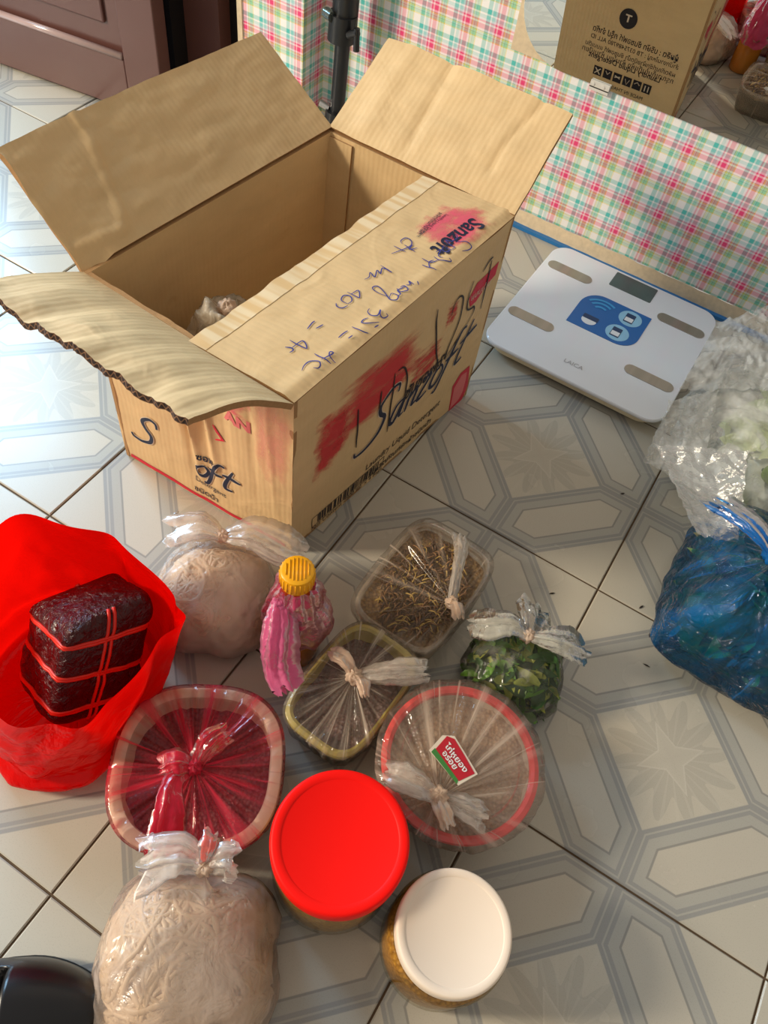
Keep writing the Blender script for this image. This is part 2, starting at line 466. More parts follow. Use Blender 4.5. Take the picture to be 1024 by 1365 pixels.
def text_geo(body, shear=0.0, bold=0.0):
    cu = bpy.data.curves.new('lettering', 'FONT'); cu.body = body; cu.size = 1.0; cu.shear = shear; cu.offset = bold
    cu.resolution_u = 3; cu.fill_mode = 'FRONT'
    o = bpy.data.objects.new('lettering', cu); COL.objects.link(o)
    me = bpy.data.meshes.new_from_object(o)
    v = [Vector(x.co) for x in me.vertices]; f = [tuple(p.vertices) for p in me.polygons]
    bpy.data.objects.remove(o); bpy.data.curves.remove(cu); bpy.data.meshes.remove(me)
    x0 = min(a.x for a in v); x1 = max(a.x for a in v)
    return [Vector(((a.x - x0) / (x1 - x0), a.y / (x1 - x0), 0)) for a in v], f     # unit width
def print_text(sf, mb, body, u0, v0, u1, height=1.0, shear=0.0, bold=0.0, k=1.0, mi=0, dirv=None):
    v, f = text_geo(body, shear, bold); w = (u1 - u0) * sf.lu
    vv = []
    for a in v:
        u = u0 + a.x * w / sf.lu; vvv = v0 + a.y * w * height / sf.lv
        vv.append(sf.at(u, vvv, k)[0])
    mb.add(vv, f, mi)

def mat_brush(name, col, sc=(3, 14, 1), thr=0.42, rot=0.0, seed=0.0, soft=0.34):
    t = NT(name); uv = t.coord('UV')
    n = t.noise(1.0, 5, t.mapping(uv, sc, (0, 0, rot), (seed, seed * 1.7, 0)), 0.6)
    sep = t.node('ShaderNodeSeparateXYZ'); t.l.new(uv, sep.inputs[0])
    ex = t.math('MULTIPLY', t.math('SUBTRACT', 0.5, t.math('ABSOLUTE', t.math('SUBTRACT', sep.outputs[0], 0.5))), 4.0, clamp=True)
    ey = t.math('MULTIPLY', t.math('SUBTRACT', 0.5, t.math('ABSOLUTE', t.math('SUBTRACT', sep.outputs[1], 0.5))), 4.0, clamp=True)
    e = t.math('SUBTRACT', t.math('ADD', n, t.math('MULTIPLY', t.math('MULTIPLY', ex, ey), 0.35)), 0.3)
    fac = t.math('DIVIDE', t.math('SUBTRACT', e, thr - .15), soft, clamp=True)
    tr = t.node('ShaderNodeBsdfTransparent'); mx = t.node('ShaderNodeMixShader')
    t.set(Base_Color=col, Roughness=0.6)
    t.l.new(t.math('MULTIPLY', fac, 0.78), mx.inputs[0]); t.l.new(tr.outputs[0], mx.inputs[1]); t.l.new(t.b.outputs[0], mx.inputs[2]); t.l.new(mx.outputs[0], t.out.inputs[0])
    return t.m
M_NAVY = plain('navy_ink', srgb(26, 34, 62), 0.5, 0.3)
M_INK = plain('black_ink', srgb(38, 32, 36), 0.55, 0.3)
M_PEN = plain('blue_pen', srgb(62, 66, 140), 0.5, 0.3)
M_REDINK = plain('red_ink', srgb(214, 36, 62), 0.5, 0.3, 0.1, 90)
M_PINKINK = plain('pink_ink', srgb(226, 120, 120), 0.6, 0.3)
M_HALO = plain('pale_outline_ink', srgb(225, 205, 180), 0.6, 0.3)

ZB = 0.28
cF, cR, cB, cL = Vector((-.028, -.187, ZB)), Vector((.006, .205, ZB)), Vector((-.257, .212, ZB)), Vector((-.296, -.170, ZB))
bF, bR, bB, bL = Vector((-.0368, -.1742, .0015)), Vector((.013, .1843, .0015)), Vector((-.243, .182, .0015)), Vector((-.290, -.178, .0015))
carton = thing('cardboard_carton', 'open brown cardboard carton with red brush print and handwritten blue pen notes', 'box', ((bF + bR + bB + bL) / 4).to_tuple())
TH = 0.005
def quad(a, b, c, d):
    return lambda u, v: (a * (1-u) * (1-v) + b * u * (1-v) + c * u * v + d * (1-u) * v)
def gauss(x, w): return math.exp(-(x / w) ** 2)
qA = quad(bF, bR, cR, cF)
fA = lambda u, v: qA(u, v) + Vector((1, 0, 0)) * (0.004 * sin(pi * u) * sin(pi * v) + 0.0012 * fbm((u * 5, v * 5, 1)))
qB = quad(bL, bF, cF, cL)
def fB(u, v):
    d = 0.0
    hv = max(0.0, min(1.0, (v - 0.12) / 0.6)) * max(0.0, min(1.0, (.98 - v) / .12))
    for uc, wd, am in ((0.43, .022, -.007), (0.47, .018, .006), (0.53, .02, -.004), (0.58, .018, .0045), (0.66, .03, -.002), (0.80, .02, -.0015), (0.90, .015, .0015)):
        d += 1.6 * am * hv * gauss(u - uc - 0.06 * (0.5 - v), wd)
    return qB(u, v) + Vector((0, -1, 0)) * (d + 0.0015 * fbm((u * 6, v * 4, 7)))
qC = quad(bR, bB, cB, cR); fC = lambda u, v: qC(u, v) + Vector((0, 1, 0)) * (0.003 * sin(pi * u) * sin(pi * v))
qD = quad(bB, bL, cL, cB); fD = lambda u, v: qD(u, v) + Vector((-1, 0, 0)) * (0.004 * sin(pi * u) * sin(pi * v))
KM = [M_KRAFT, M_CUT]
panA = sheet('long_side_panel', fA, 30, 20, TH, KM, carton, (0.39, 0.28))
panB = sheet('short_side_panel', fB, 110, 24, TH, KM, carton, (0.26, 0.28))
panC = sheet('short_side_panel', fC, 20, 16, TH, KM, carton, (0.26, 0.28))
panD = sheet('long_side_panel', fD, 30, 16, TH, KM, carton, (0.39, 0.28))
sheet('bottom_panel', lambda u, v: quad(bF, bR, bB, bL)(u, v) + Vector((0, 0, .0055)), 4, 4, TH, KM, carton, (0.39, .26))
# inner glue tab in the far corner
sheet('glue_tab', lambda u, v: cB.lerp(cR, 0.015 + 0.13 * u) * v + bB.lerp(bR, 0.015 + 0.13 * u) * (1 - v) + Vector((0, -.0085, -.004)), 4, 6, .003, KM, carton, (.04, .28))
# flaps: (hinge a, hinge b, free b, free a)
FLAP_IN_A, FLAP_IN_B = Vector((-.1482, -.1878, ZB + .001)), Vector((-.1125, .1905, ZB + .003))
def flapA(u, v):
    p = quad(cF, cR, FLAP_IN_B, FLAP_IN_A)(u, v) + Vector((0, 0, .0055))
    ridge = 0.0022 * gauss(v - 0.10, .045)
    edge = 0.0025 * fbm((u * 9, v * 2, 3)) * v + 0
    return p + Vector((-0.002 * fbm((u * 14, 2, 5)) * (v ** 6), 0, ridge + edge - 0.004 * (1 - v) ** 6))
FA = Surf(flapA, 0.392, 0.122)
sheet('top_flap', flapA, 70, 24, TH, KM, carton, (0.39, 0.13))
# short flap over the labelled end, standing outwards
lf = onplane(-46, 361, (-0.3, -0.285, 0.33), Vector((0.02, 0.9, 0.43)).normalized())
FBa, FBb = Vector((-.0365, -.311, .3655)), Vector((-.303, -.283, .336))
def flapB(u, v):   # u: F -> L along the hinge, v: outwards
    p = quad(cL, cF, FBa, FBb)(1 - u, v)
    wav = 0.0018 * sin(u * 23 + 0.6) * v * (0.4 + 0.9 * fbm((u * 3, 4, 1)) ** 2 + .35) + 0.003 * fbm((u * 8, v * 3, 2)) * v
    big = 0.006 * gauss(u - 0.47, .05) * v - 0.004 * gauss(u - 0.72, .05) * v
    return p + Vector((0, 0, wav + big + 0.012 * sin(pi * v) * (1 - 0.7 * u))) + Vector((0, -0.004 * fbm((u * 16, 0, 0)) * v, 0))
sheet('top_flap', flapB, 90, 20, TH + .001, [M_KRAFT, M_EDGE, M_CUT], carton, (0.27, 0.13))
FCr, FCb = Vector((.0088, .3088, .3582)), Vector((-.2536, .334, .344))
def flapC(u, v):
    p = quad(cR, cB, FCb, FCr)(u, v)
    r = 0.003 * gauss(u - 0.60 - 0.03 * v, .03) + 0.0025 * gauss(u - 0.17 - .12 * sin(v * 4) * .3, .02) * (v > .2) - 0.003 * gauss(u - 0.85, .05)
    return p + Vector((0, -0.3, 1)).normalized() * (-r + 0.003 * sin(pi * u) + .0015 * fbm((u * 7, v * 5, 11))) * min(1.0, v * 5)
sheet('top_flap', flapC, 60, 20, TH, KM, carton, (0.26, 0.13))
FDb, FDl = Vector((-.3733, .2239, .3475)), Vector((-.3965, -.1597, .3618))
def seg_d(p, a, b):
    ax, ay = a; bx, by = b; dx, dy = bx - ax, by - ay
    t = max(0, min(1, ((p[0]-ax)*dx + (p[1]-ay)*dy) / (dx*dx + dy*dy))); return math.hypot(p[0]-ax-t*dx, p[1]-ay-t*dy)
qDf = quad(cB, cL, FDl, FDb)
_sD = Surf(qDf, .385, .13)
CR1 = [_sD.inv(x, y) for x, y in ((97, 160), (117, 190), (133, 230), (152, 270), (163, 302), (158, 310))]
CR2 = [_sD.inv(x, y) for x, y in ((0, 215), (45, 268), (100, 345))]
CR3 = [_sD.inv(x, y) for x, y in ((100, 327), (135, 318), (160, 312))]
def flapD(u, v):
    p = qDf(u, v)
    m = lambda c: min(seg_d((u * .385, v * .13), (a[0]*.385, a[1]*.13), (b[0]*.385, b[1]*.13)) for a, b in zip(c, c[1:]))
    r = 0.0032 * gauss(m(CR1), .0042) + 0.003 * gauss(m(CR2), .0035) + 0.0026 * gauss(m(CR3), .005)
    n = Vector((0.45, 0, 0.9))
    return p + n * (r + 0.0018 * fbm((u * 6, v * 4, 21)) + .004 * sin(pi * u) * v) * min(1.0, v * 5) + Vector((0, 0, -0.012 * max(0, (u - .9) / .1) * (1 - v) ** 2))
sheet('top_flap', flapD, 110, 44, TH, KM, carton, (0.385, 0.13))

# worn tape along the free edge of the inward flap
def mat_tape():
    t = NT('worn_brown_tape'); n = t.noise(3.0, 1, t.mapping(t.coord('UV'), (11, .04, 1)), .4)
    col = t.ramp(n, [(0, srgb(212, 176, 122)), (.44, srgb(218, 184, 134)), (.56, srgb(230, 206, 166)), (1, srgb(232, 212, 176))])
    t.set(Base_Color=col, Roughness=0.28); return t.m
v, f, uv = grid(lambda a, b: FA.at(a, 0.83 + 0.165 * b + 0.006 * fbm((a * 12, 3, 3)) * (1 - b), 0.8)[0], 60, 3)
mesh_obj('tape', v, f, mat_tape(), carton, uvs=uv)

SA, SB, SC = Surf(fA, 0.378, 0.28), Surf(fB, 0.262, 0.28, 0.0009), Surf(fC, 0.259, 0.28)
# ---- brush-script brand word, drawn as strokes in a box about 7 wide and 2 tall
LOGO = {
 'S': [[(1.75, 1.75), (1.65, 2.15), (1.2, 2.2), (0.75, 1.75), (0.95, 1.25), (1.35, 0.85), (1.2, 0.25), (0.6, -0.1), (0.0, -0.1), (-.15, .15)]],
 'anz': [[(2.5, 1.0), (2.05, 0.9), (1.85, 0.3), (2.15, 0.1), (2.5, 0.9), (2.45, 0.2), (2.7, 0.2)], [(2.9, 1.0), (2.85, 0.1)], [(2.9, 0.6), (3.25, 1.0), (3.35, 0.7), (3.3, 0.15), (3.55, 0.2)], [(3.65, 1.0), (4.2, 1.0), (3.65, 0.12), (4.3, 0.15)]],
 'oft': [[(4.9, 1.0), (4.5, 0.75), (4.5, 0.2), (4.9, 0.1), (5.15, 0.6), (4.9, 1.0)], [(6.2, 1.9), (5.8, 1.9), (5.5, 1.0), (5.2, -0.3), (4.95, -0.35)], [(5.2, 0.95), (6.1, 1.0)], [(6.75, 1.9), (6.35, 0.7), (6.35, 0.15), (6.8, 0.2)], [(6.1, 1.2), (7.3, 1.35)]],
}
def logo(sf, u0, v0, w, parts, parent, width=0.0042, name='brand_lettering', shear=0.25):
    mb = MB()
    for key in parts:
        for st in LOGO[key]:
            c = catmull([Vector((x + shear * y, y, 0)) for x, y in st], 5)
            uvs = [(u0 + p.x * w / 7 / sf.lu, v0 + p.y * w / 7 / sf.lv) for p in c]
            n = len(uvs); wd = [width * (0.55 + 0.6 * sin(pi * i / (n - 1))) for i in range(n)]
            sf.ribbon(mb, uvs, [a + 0.0022 for a in wd], 1.15, 1)
            sf.ribbon(mb, uvs, wd, 1.6, 0)
    mb.build(name, [M_NAVY, M_HALO], parent, smooth=False, kind='stuff')
def brush(sf, rect, parent, mat, name='brush_print', k=0.8):
    v, f, uv = sf.patch(*rect, k=k, n=12); mesh_obj(name, v, f, mat, parent, uvs=uv)
RB1 = mat_brush('red_brush', srgb(214, 34, 52), (2.0, 5, 1), 0.36, 0.5, 1.3)
RB2 = mat_brush('pink_brush', srgb(240, 96, 120), (3, 4, 1), 0.44, 0.3, 4.1)
RB3 = mat_brush('red_brush_dry', srgb(206, 44, 50), (3, 9, 1), 0.46, 0.7, 7.7)
def uvr(sf, x0, y0, x1, y1): a = sf.inv(x0, y0); b = sf.inv(x1, y1); return (a[0], a[1], b[0], b[1])
# long face
a0 = SA.inv(468, 615); a1 = SA.inv(612, 487)
logo(SA, a0[0] + .02, a0[1] + .02, (a1[0] - a0[0]) * SA.lu * 0.98, ('S', 'anz', 'oft'), panA, 0.0055)
b0, b1 = SA.inv(419, 636), SA.inv(461, 545)
brush(SA, (b0[0] - .01, b0[1] - .03, b1[0] + .03, b1[1] + .05), panA, RB1)
b0, b1 = SA.inv(455, 568), SA.inv(548, 465)
brush(SA, (b0[0] - .03, b0[1] - .12, b1[0] + .06, b1[1] + .10), panA, RB1, k=.9)
b0, b1 = SA.inv(540, 520), SA.inv(592, 440)
brush(SA, (b0[0], b0[1] - .05, b1[0] + .02, b1[1]), panA, RB3)
mb = MB()
u0, v0 = SA.inv(487, 627); u1, _ = SA.inv(588, 530)
print_text(SA, mb, 'Laundry Liquid Detergent', u0, v0, u1, 1.15)
u0, v0 = SA.inv(499, 629); u1, _ = SA.inv(576, 553)
print_text(SA, mb, 'ผลิตภัณฑ์ซักผ้าชนิดน้ำ', u0, v0 - .005, u1, 1.0, bold=.01)
u0, v0 = SA.inv(538, 533); u1, _ = SA.inv(590, 484)
print_text(SA, mb, 'ซันซอฟท์', u0, v0, u1, 1.2, shear=.3, bold=.03, k=1.5)
mb.build('product_lettering', M_INK, panA, smooth=False, kind='stuff')
# bar code panel along the bottom edge
mb = MB(); q0 = SA.inv(413, 727); q1 = SA.inv(504, 640)
ua, ub, va, vb = q0[0], q1[0], 0.045, 0.115
for (p, q) in (((ua, va), (ub, va)), ((ub, va), (ub, vb)), ((ub, vb), (ua, vb)), ((ua, vb), (ua, va))):
    SA.ribbon(mb, [(p[0] + (q[0]-p[0])*t/4, p[1] + (q[1]-p[1])*t/4) for t in range(5)], .0011, taper=False)
x = ua + .03
while x < ub - .03:
    wd = random.choice((.0012, .0018, .0030)); SA.ribbon(mb, [(x, va + .006), (x, vb - .004)], wd, taper=False); x += (wd + random.choice((.0012, .0018, .0028))) / SA.lu
print_text(SA, mb, 'Net Content 2800 ml. x 4 Bags', ua, 0.015, ub, 1.05)
mb.build('bar_code', M_INK, panA, smooth=False, kind='stuff')
# red pouch picture and label, bottom stripe
mb = MB()
def px_poly(sf, mb, pts, k=1.0, mi=0):
    v = [sf.at(*sf.inv(x, y), k)[0] for x, y in pts]; mb.add(v, [tuple(range(len(v)))], mi)
px_poly(SA, mb, [(597, 551), (603, 515), (614, 497), (626, 487), (623, 515), (614, 535)], 1.0)
mb.build('pouch_picture', M_REDINK, panA, smooth=False)
mb = MB(); px_poly(SA, mb, [(599, 545), (605, 517), (615, 500), (622, 495), (619, 516), (611, 532)], 1.3)
mb.build('pouch_highlight', M_PINKINK, panA, smooth=False)
mb = MB(); px_poly(SA, mb, [(625, 398), (636, 377), (652, 362), (665, 348), (660, 366), (648, 380), (634, 402), (626, 409)], 1.0)
mb.build('red_label', M_REDINK, panA, smooth=False)
b0, b1 = SA.inv(592, 434), SA.inv(612, 408); brush(SA, (b0[0], b0[1] - .04, b1[0], b1[1] + .06), panA, RB3, 'brush_print')
mb = MB()
u0, v0 = SA.inv(626, 398); u1, _ = SA.inv(655, 368)
print_text(SA, mb, 'แบบเติม', u0 + .01, v0 - .02, u1, 1.0, k=1.6)
mb.build('label_lettering', M_HALO, panA, smooth=False, kind='stuff')
# big marker writing
mb = MB()
MK = [[(583, 412), (581, 440), (581, 470), (584, 488)], [(601, 420), (607, 402), (614, 394), (617, 400), (612, 425), (598, 460), (592, 478), (613, 445)],
      [(631, 374), (625, 392), (622, 411), (627, 411), (631, 408), (630, 416), (619, 436)], [(643, 362), (652, 347), (657, 342)], [(655, 346), (652, 360), (646, 385), (640, 411)],
      [(477, 545), (476, 570), (474, 596)], [(508, 521), (505, 545)], [(526, 497), (520, 540), (515, 575)], [(530, 494), (538, 489), (542, 500), (540, 520), (536, 535)], [(592, 478), (596, 466)]]
for st in MK: SA.px_stroke(mb, st, .0026, 2.0)
mb.build('marker_writing', M_INK, panA, smooth=False, kind='stuff')
# short face
s0 = SB.inv(180, 575); s1 = SB.inv(318, 640)
logo(SB, s0[0] - .005, s0[1] - .02, (s1[0] - s0[0]) * SB.lu * 0.97, ('S', 'oft'), panB, 0.0048, shear=0.1)
brush(SB, (.05, .60, .34, .90), panB, RB2); brush(SB, (.44, .70, .80, .97), panB, RB2); brush(SB, (.80, .45, 1.0, 1.0), panB, mat_brush('pale_pink_brush', srgb(232, 150, 135), (2, 3, 1), .42, 0, 9, .6))
mb = MB()
u0, v0 = SB.inv(262, 637); u1, _ = SB.inv(301, 655); print_text(SB, mb, 'Detergent', u0, v0 - .01, u1, 1.1)
u0, v0 = SB.inv(260, 648); u1, _ = SB.inv(290, 660); print_text(SB, mb, 'ชนิดน้ำ', u0, v0 - .02, u1, 1.0, bold=.01)
u0, v0 = SB.inv(262, 612); u1, _ = SB.inv(290, 621); print_text(SB, mb, 'ซอฟท์', u0, v0, u1, 1.2, bold=.03)
mb.build('product_lettering', M_NAVY, panB, smooth=False, kind='stuff')
mb = MB(); px_poly(SB, mb, [(233, 668), (236, 650), (252, 656), (264, 668), (268, 690)], 1.0); px_poly(SB, mb, [(276, 572), (284, 565), (300, 588), (288, 586)], 1.0)
SB.ribbon(mb, [(i / 30, .02) for i in range(1, 30)], .006, .9, taper=False)
mb.build('red_print', M_REDINK, panB, smooth=False, kind='stuff')
mb = MB(); u0, v0 = SB.inv(308, 700); u1, _ = SB.inv(344, 716)
print_text(SB, mb, '100239', u0, v0 - .01, u1, 1.2); print_text(SB, mb, '160239', u0, v0 - .05, u1, 1.2)
u0, v0 = SB.inv(300, 562); u1, _ = SB.inv(335, 585); print_text(SB, mb, 'AN', u0, v0 + .03, u1, 1.0, bold=.05)
mb.build('stamped_numbers', M_PINKINK, panB, smooth=False, kind='stuff')
# far short face, seen only in the mirror
mb = MB()
def mir_text(body, x0, y0, x1, y1, h=1.0, bold=0.0):
    a = SC.inv(x1, y1, True); b = SC.inv(x0, y0, True); print_text(SC, mb, body, a[0], (a[1] + b[1]) / 2, b[0], h, bold=bold)
mir_text('ผู้ผลิต : บริษัท ซันซอฟท์ กรุ๊ป จำกัด', 790, 42, 904, 80, 1.15, .012)
mir_text('สำนักงานใหญ่ : TB 0375489780 ALL ID', 787, 52, 905, 90)
mir_text('ผลิตภัณฑ์ซักผ้าชนิดน้ำ ซันซอฟท์ แบบเติม', 780, 60, 900, 101)
mir_text('กรุณาเก็บในที่แห้ง ห้ามโยน ห้ามเปียก', 776, 66, 897, 111)
mir_text('Laundry Liquid Detergent', 784, 76, 880, 108, 1.0, .01)
mir_text('MADE IN THAILAND', 800, 113, 856, 133)
for i in range(6):
    cx_, cy_ = 797 + 13.0 * i, 94 + 4.9 * i
    a = SC.inv(cx_, cy_, True); h = .0085
    v, f, uv = SC.patch(a[0] - h / SC.lu, a[1] - h / SC.lv, a[0] + h / SC.lu, a[1] + h / SC.lv, n=1); mb.add(v, f)
a = SC.inv(838, 25, True)
ring = [SC.at(a[0] + .017 * cos(t * pi / 12) / SC.lu, a[1] + .017 * sin(t * pi / 12) / SC.lv)[0] for t in range(24)]; mb.add(ring, [tuple(range(24))])
mb.build('shipping_print', M_INK, panC, smooth=False, kind='stuff')
mb = MB()
print_text(SC, mb, 'T', a[0] - .006 / SC.lu, a[1] - .005 / SC.lv, a[0] + .006 / SC.lu, .9, bold=.03, k=1.8)
ic = [[(-.5, -.5), (.5, .5)], [(-.4, .5), (0, 0), (.4, .5)], [(-.5, 0), (.5, .3)], [(-.4, .4), (0, -.5), (.4, .4)], [(-.5, .1), (0, .5), (.5, .1)], [(-.3, -.5), (-.3, .5)]]
for i in range(6):
    b = SC.inv(797 + 13.0 * i, 94 + 4.9 * i, True)
    SC.ribbon(mb, [(b[0] + x * .011 / SC.lu, b[1] + y * .011 / SC.lv) for x, y in ic[i]], .002, 1.8, taper=False)
    SC.ribbon(mb, [(b[0] - x * .011 / SC.lu, b[1] + y * .011 / SC.lv) for x, y in ic[i]], .002, 1.8, taper=False)
mb.build('shipping_symbols', M_HALO, panC, smooth=False, kind='stuff')

# pen writing and small stamp on the inward flap
def crop(o, s, pts): return [(o[0] + x * s, o[1] + y * s) for x, y in pts]
c1 = lambda *p: crop((380, 380), .15625, p); c2 = lambda *p: crop((500, 260), .15625, p); c3 = lambda *p: crop((380, 240), .3027, p)
PEN = [c1((145, 735), (165, 690), (215, 655), (285, 655), (300, 685), (280, 712), (240, 710)), c1((250, 590), (320, 625), (390, 675)), c1((310, 640), (360, 615), (410, 585), (385, 575), (380, 610), (430, 670)),
       c1((0, 535), (50, 540), (70, 560), (40, 580)), c1((40, 475), (100, 510), (185, 545), (150, 480), (60, 540)),
       c1((190, 380), (230, 330), (255, 312)), c1((265, 375), (325, 343)), c1((455, 455), (495, 420), (535, 395)), c1((540, 460), (575, 435)),
       c1((570, 360), (640, 390), (710, 415)), c1((760, 365), (795, 345)), c1((800, 320), (700, 330), (655, 325), (670, 300), (710, 285)),
       c1((720, 205), (705, 235), (740, 265), (790, 262), (815, 215), (810, 260), (840, 285), (875, 265), (860, 245)),
       c1((435, 160), (445, 190), (490, 200), (535, 180)), c1((530, 165), (480, 135), (500, 95), (555, 100), (570, 140), (535, 165)), c1((530, 65), (600, 100), (635, 110), (625, 50), (560, 85)),
       c1((880, 105), (790, 70), (745, 30), (790, 15), (850, 70), (900, 130), (950, 130), (965, 95), (910, 75), (890, 115)), c1((960, 100), (985, 80), (960, 50), (1000, 30), (1023, 10)),
       c2((185, 800), (215, 830), (280, 815), (250, 780), (215, 790)), c2((265, 770), (300, 770), (290, 740), (330, 770)), c2((360, 740), (370, 770)),
       c3((350, 440), (370, 430), (375, 410), (395, 430), (405, 400), (420, 415), (430, 390), (470, 410), (440, 390), (420, 378)),
       c2((140, 505), (210, 480), (300, 440), (310, 400), (265, 370), (220, 395), (230, 420)), c2((160, 440), (260, 490)), c2((250, 430), (340, 490)), c2((320, 430), (290, 470), (360, 455)),
       c2((690, 340), (700, 370), (650, 400), (600, 390), (640, 430), (680, 450), (650, 475)), c2((690, 405), (770, 400), (820, 440), (800, 470), (740, 480)), c2((590, 435), (570, 470), (610, 490), (640, 470), (600, 450)), c2((520, 490), (560, 470), (540, 520), (580, 540)), c2((500, 530), (560, 560), (645, 570), (630, 540)), c2((400, 545), (470, 580), (540, 560)), c2((400, 600), (450, 620), (520, 645)), c2((470, 630), (460, 580), (500, 560))]
mb = MB()
for st in PEN: FA.px_stroke(mb, st, .0013, 1.6)
mb.build('pen_writing', M_PEN, carton, smooth=False, kind='stuff')
b0, b1 = FA.inv(630, 340), FA.inv(640, 275)
brush(FA, (b0[0] - .04, 0.05, b0[0] + .20, 0.60), carton, mat_brush('pink_stamp', srgb(240, 92, 120), (3, 3, 1), .40, .2, 2.2), 'brush_print')
mb = MB()
FAi = Surf(lambda u, v: flapA(1 - u, v), .392, .122); FAi.at = lambda u, v, k=1.0: FA.at(1 - u, v, k)
def flap_text(body, x0, y0, x1, y1, h, **kw):
    # baseline crosses the flap: direction from one pixel to another
    p = Vector((*FA.inv(x0, y0), 0)); q = Vector((*FA.inv(x1, y1), 0)); v, f = text_geo(body, **kw)
    d = Vector(((q.x - p.x) * FA.lu, (q.y - p.y) * FA.lv, 0)); L = d.length; d.normalize(); up = Vector((-d.y, d.x, 0))
    vv = []
    for a in v:
        w = d * a.x * L + up * a.y * L * h; vv.append(FA.at(p.x + w.x / FA.lu, p.y + w.y / FA.lv, 1.5)[0])
    mb.add(vv, f)
flap_text('Sanzoft', 629, 291, 571, 333, 1.1, shear=.2, bold=.02)
flap_text('ซันซอฟท์', 606, 308, 588, 328, 1.0)
flap_text('Laundry Liquid Detergent', 594, 286, 555, 316, 1.0); flap_text('ผลิตภัณฑ์ซักผ้า', 585, 284, 556, 311, .9)
mb.build('small_lettering', M_NAVY, carton, smooth=False, kind='stuff')
# ================================================================== plastic films and packed food
def mat_film(name, tint, haze_col, base=0.10, streak=0.5, sc=(40, 1.2, 1), thr=(0.5, 0.72), rough=0.14, bump=0.3, coord='UV', gloss=0.9, bscale=None, bdist=0.004, gather=0.0):
    t = NT(name); vec = t.coord(coord)
    n = t.noise(1.0, 3, t.mapping(vec, sc), 0.55)
    k = t.math('DIVIDE', t.math('SUBTRACT', n, thr[0]), thr[1] - thr[0], clamp=True)
    n2 = t.noise(1.0, 2, t.mapping(vec, (sc[0] * 3.2, sc[1] * 1.3, sc[2] * 3.2 if coord == 'Object' else 1)), 0.5)
    k2 = t.math('DIVIDE', t.math('SUBTRACT', n2, .60), .10, clamp=True)
    k = t.math('MAXIMUM', k, t.math('MULTIPLY', k2, 0.9))
    haze = t.math('MULTIPLY_ADD', k, streak, base, clamp=True)
    if gather:      # folds of film lie over each other towards the knot
        sp = t.node('ShaderNodeSeparateXYZ'); t.l.new(vec, sp.inputs[0])
        g = t.math('POWER', t.math('DIVIDE', t.math('SUBTRACT', sp.outputs[1], 0.42), 0.58, clamp=True), 2.6)
        g = t.math('MULTIPLY', g, t.math('MULTIPLY_ADD', k, 0.5, 0.5))
        haze = t.math('MULTIPLY_ADD', g, gather, haze, clamp=True)
    wr = t.noise(1.0, 4, t.mapping(vec, bscale or (sc[0] * .8, sc[1] * 2.2, sc[2])), 0.6, 0.8)
    nb = t.bump(wr, bump, bdist)
    tr = t.node('ShaderNodeBsdfTransparent'); tr.inputs[0].default_value = tint
    df = t.node('ShaderNodeBsdfDiffuse'); df.inputs[0].default_value = haze_col; t.l.new(nb, df.inputs['Normal'])
    tl = t.node('ShaderNodeBsdfTranslucent'); tl.inputs[0].default_value = haze_col; t.l.new(nb, tl.inputs['Normal'])
    gl = t.node('ShaderNodeBsdfGlossy'); gl.inputs['Roughness'].default_value = rough; t.l.new(nb, gl.inputs['Normal'])
    m0 = t.node('ShaderNodeMixShader'); m0.inputs[0].default_value = 0.4; t.l.new(df.outputs[0], m0.inputs[1]); t.l.new(tl.outputs[0], m0.inputs[2])
    m1 = t.node('ShaderNodeMixShader'); t.l.new(haze, m1.inputs[0]); t.l.new(tr.outputs[0], m1.inputs[1]); t.l.new(m0.outputs[0], m1.inputs[2])
    fr = t.node('ShaderNodeFresnel'); fr.inputs[0].default_value = 1.45; t.l.new(nb, fr.inputs['Normal'])
    m2 = t.node('ShaderNodeMixShader'); t.l.new(t.math('MULTIPLY', fr.outputs[0], gloss, clamp=True), m2.inputs[0]); t.l.new(m1.outputs[0], m2.inputs[1]); t.l.new(gl.outputs[0], m2.inputs[2])
    t.l.new(m2.outputs[0], t.out.inputs[0]); t.n.remove(t.b)
    return t.m
CLEARC = srgb(246, 230, 212)
F_CLEAR = mat_film('clear_bag_film', (.99, .98, .97, 1), CLEARC, 0.09, 0.40, (30, 1.0, 1), (.50, .70), .07, .55, gloss=.6, gather=.45)
F_CLEAR2 = mat_film('clear_crumpled_film', (.99, .98, .97, 1), srgb(232, 226, 216), 0.04, 0.30, (26, 26, 26), (.52, .72), 0.12, 0.5, 'Object', .8, (38, 38, 38), 0.008)
F_EAR = mat_film('gathered_clear_film', (.99, .98, .97, 1), srgb(248, 238, 226), 0.22, 0.38, (10, 1.5, 1), (.42, .66), .28, .35, gloss=.45)
F_THIN = mat_film('thin_clear_film', (.99, .98, .97, 1), CLEARC, 0.05, 0.34, (22, 1.0, 1), (.54, .74), gloss=.5)
F_KNOT = mat_film('bunched_clear_film', (.95, .90, .85, 1), srgb(250, 222, 196), 0.75, 0.25, (9, 2, 1), (.3, .7), .3, .4, gloss=.6)
F_MAG = mat_film('red_tinted_film', (1, .90, .89, 1), srgb(240, 56, 80), 0.12, 0.55, (22, 0.9, 1), (.46, .64), .08, .5, gloss=.7, gather=.8)
F_MAGK = mat_film('bunched_red_film', (1, .6, .65, 1), srgb(232, 44, 74), 0.55, 0.35, (8, 2, 1), (.35, .7), .28, .4, gloss=.6)
F_PINK = mat_film('pink_film', (1, .55, .68, 1), srgb(228, 84, 132), 0.66, 0.3, (10, 3, 1), (.3, .7), .25, .5, gloss=.7)
F_PINKK = mat_film('bunched_pink_film', (1, .6, .72, 1), srgb(242, 124, 174), 0.88, 0.12, (12, 3, 1), (.3, .7), .35, .4, gloss=.6)
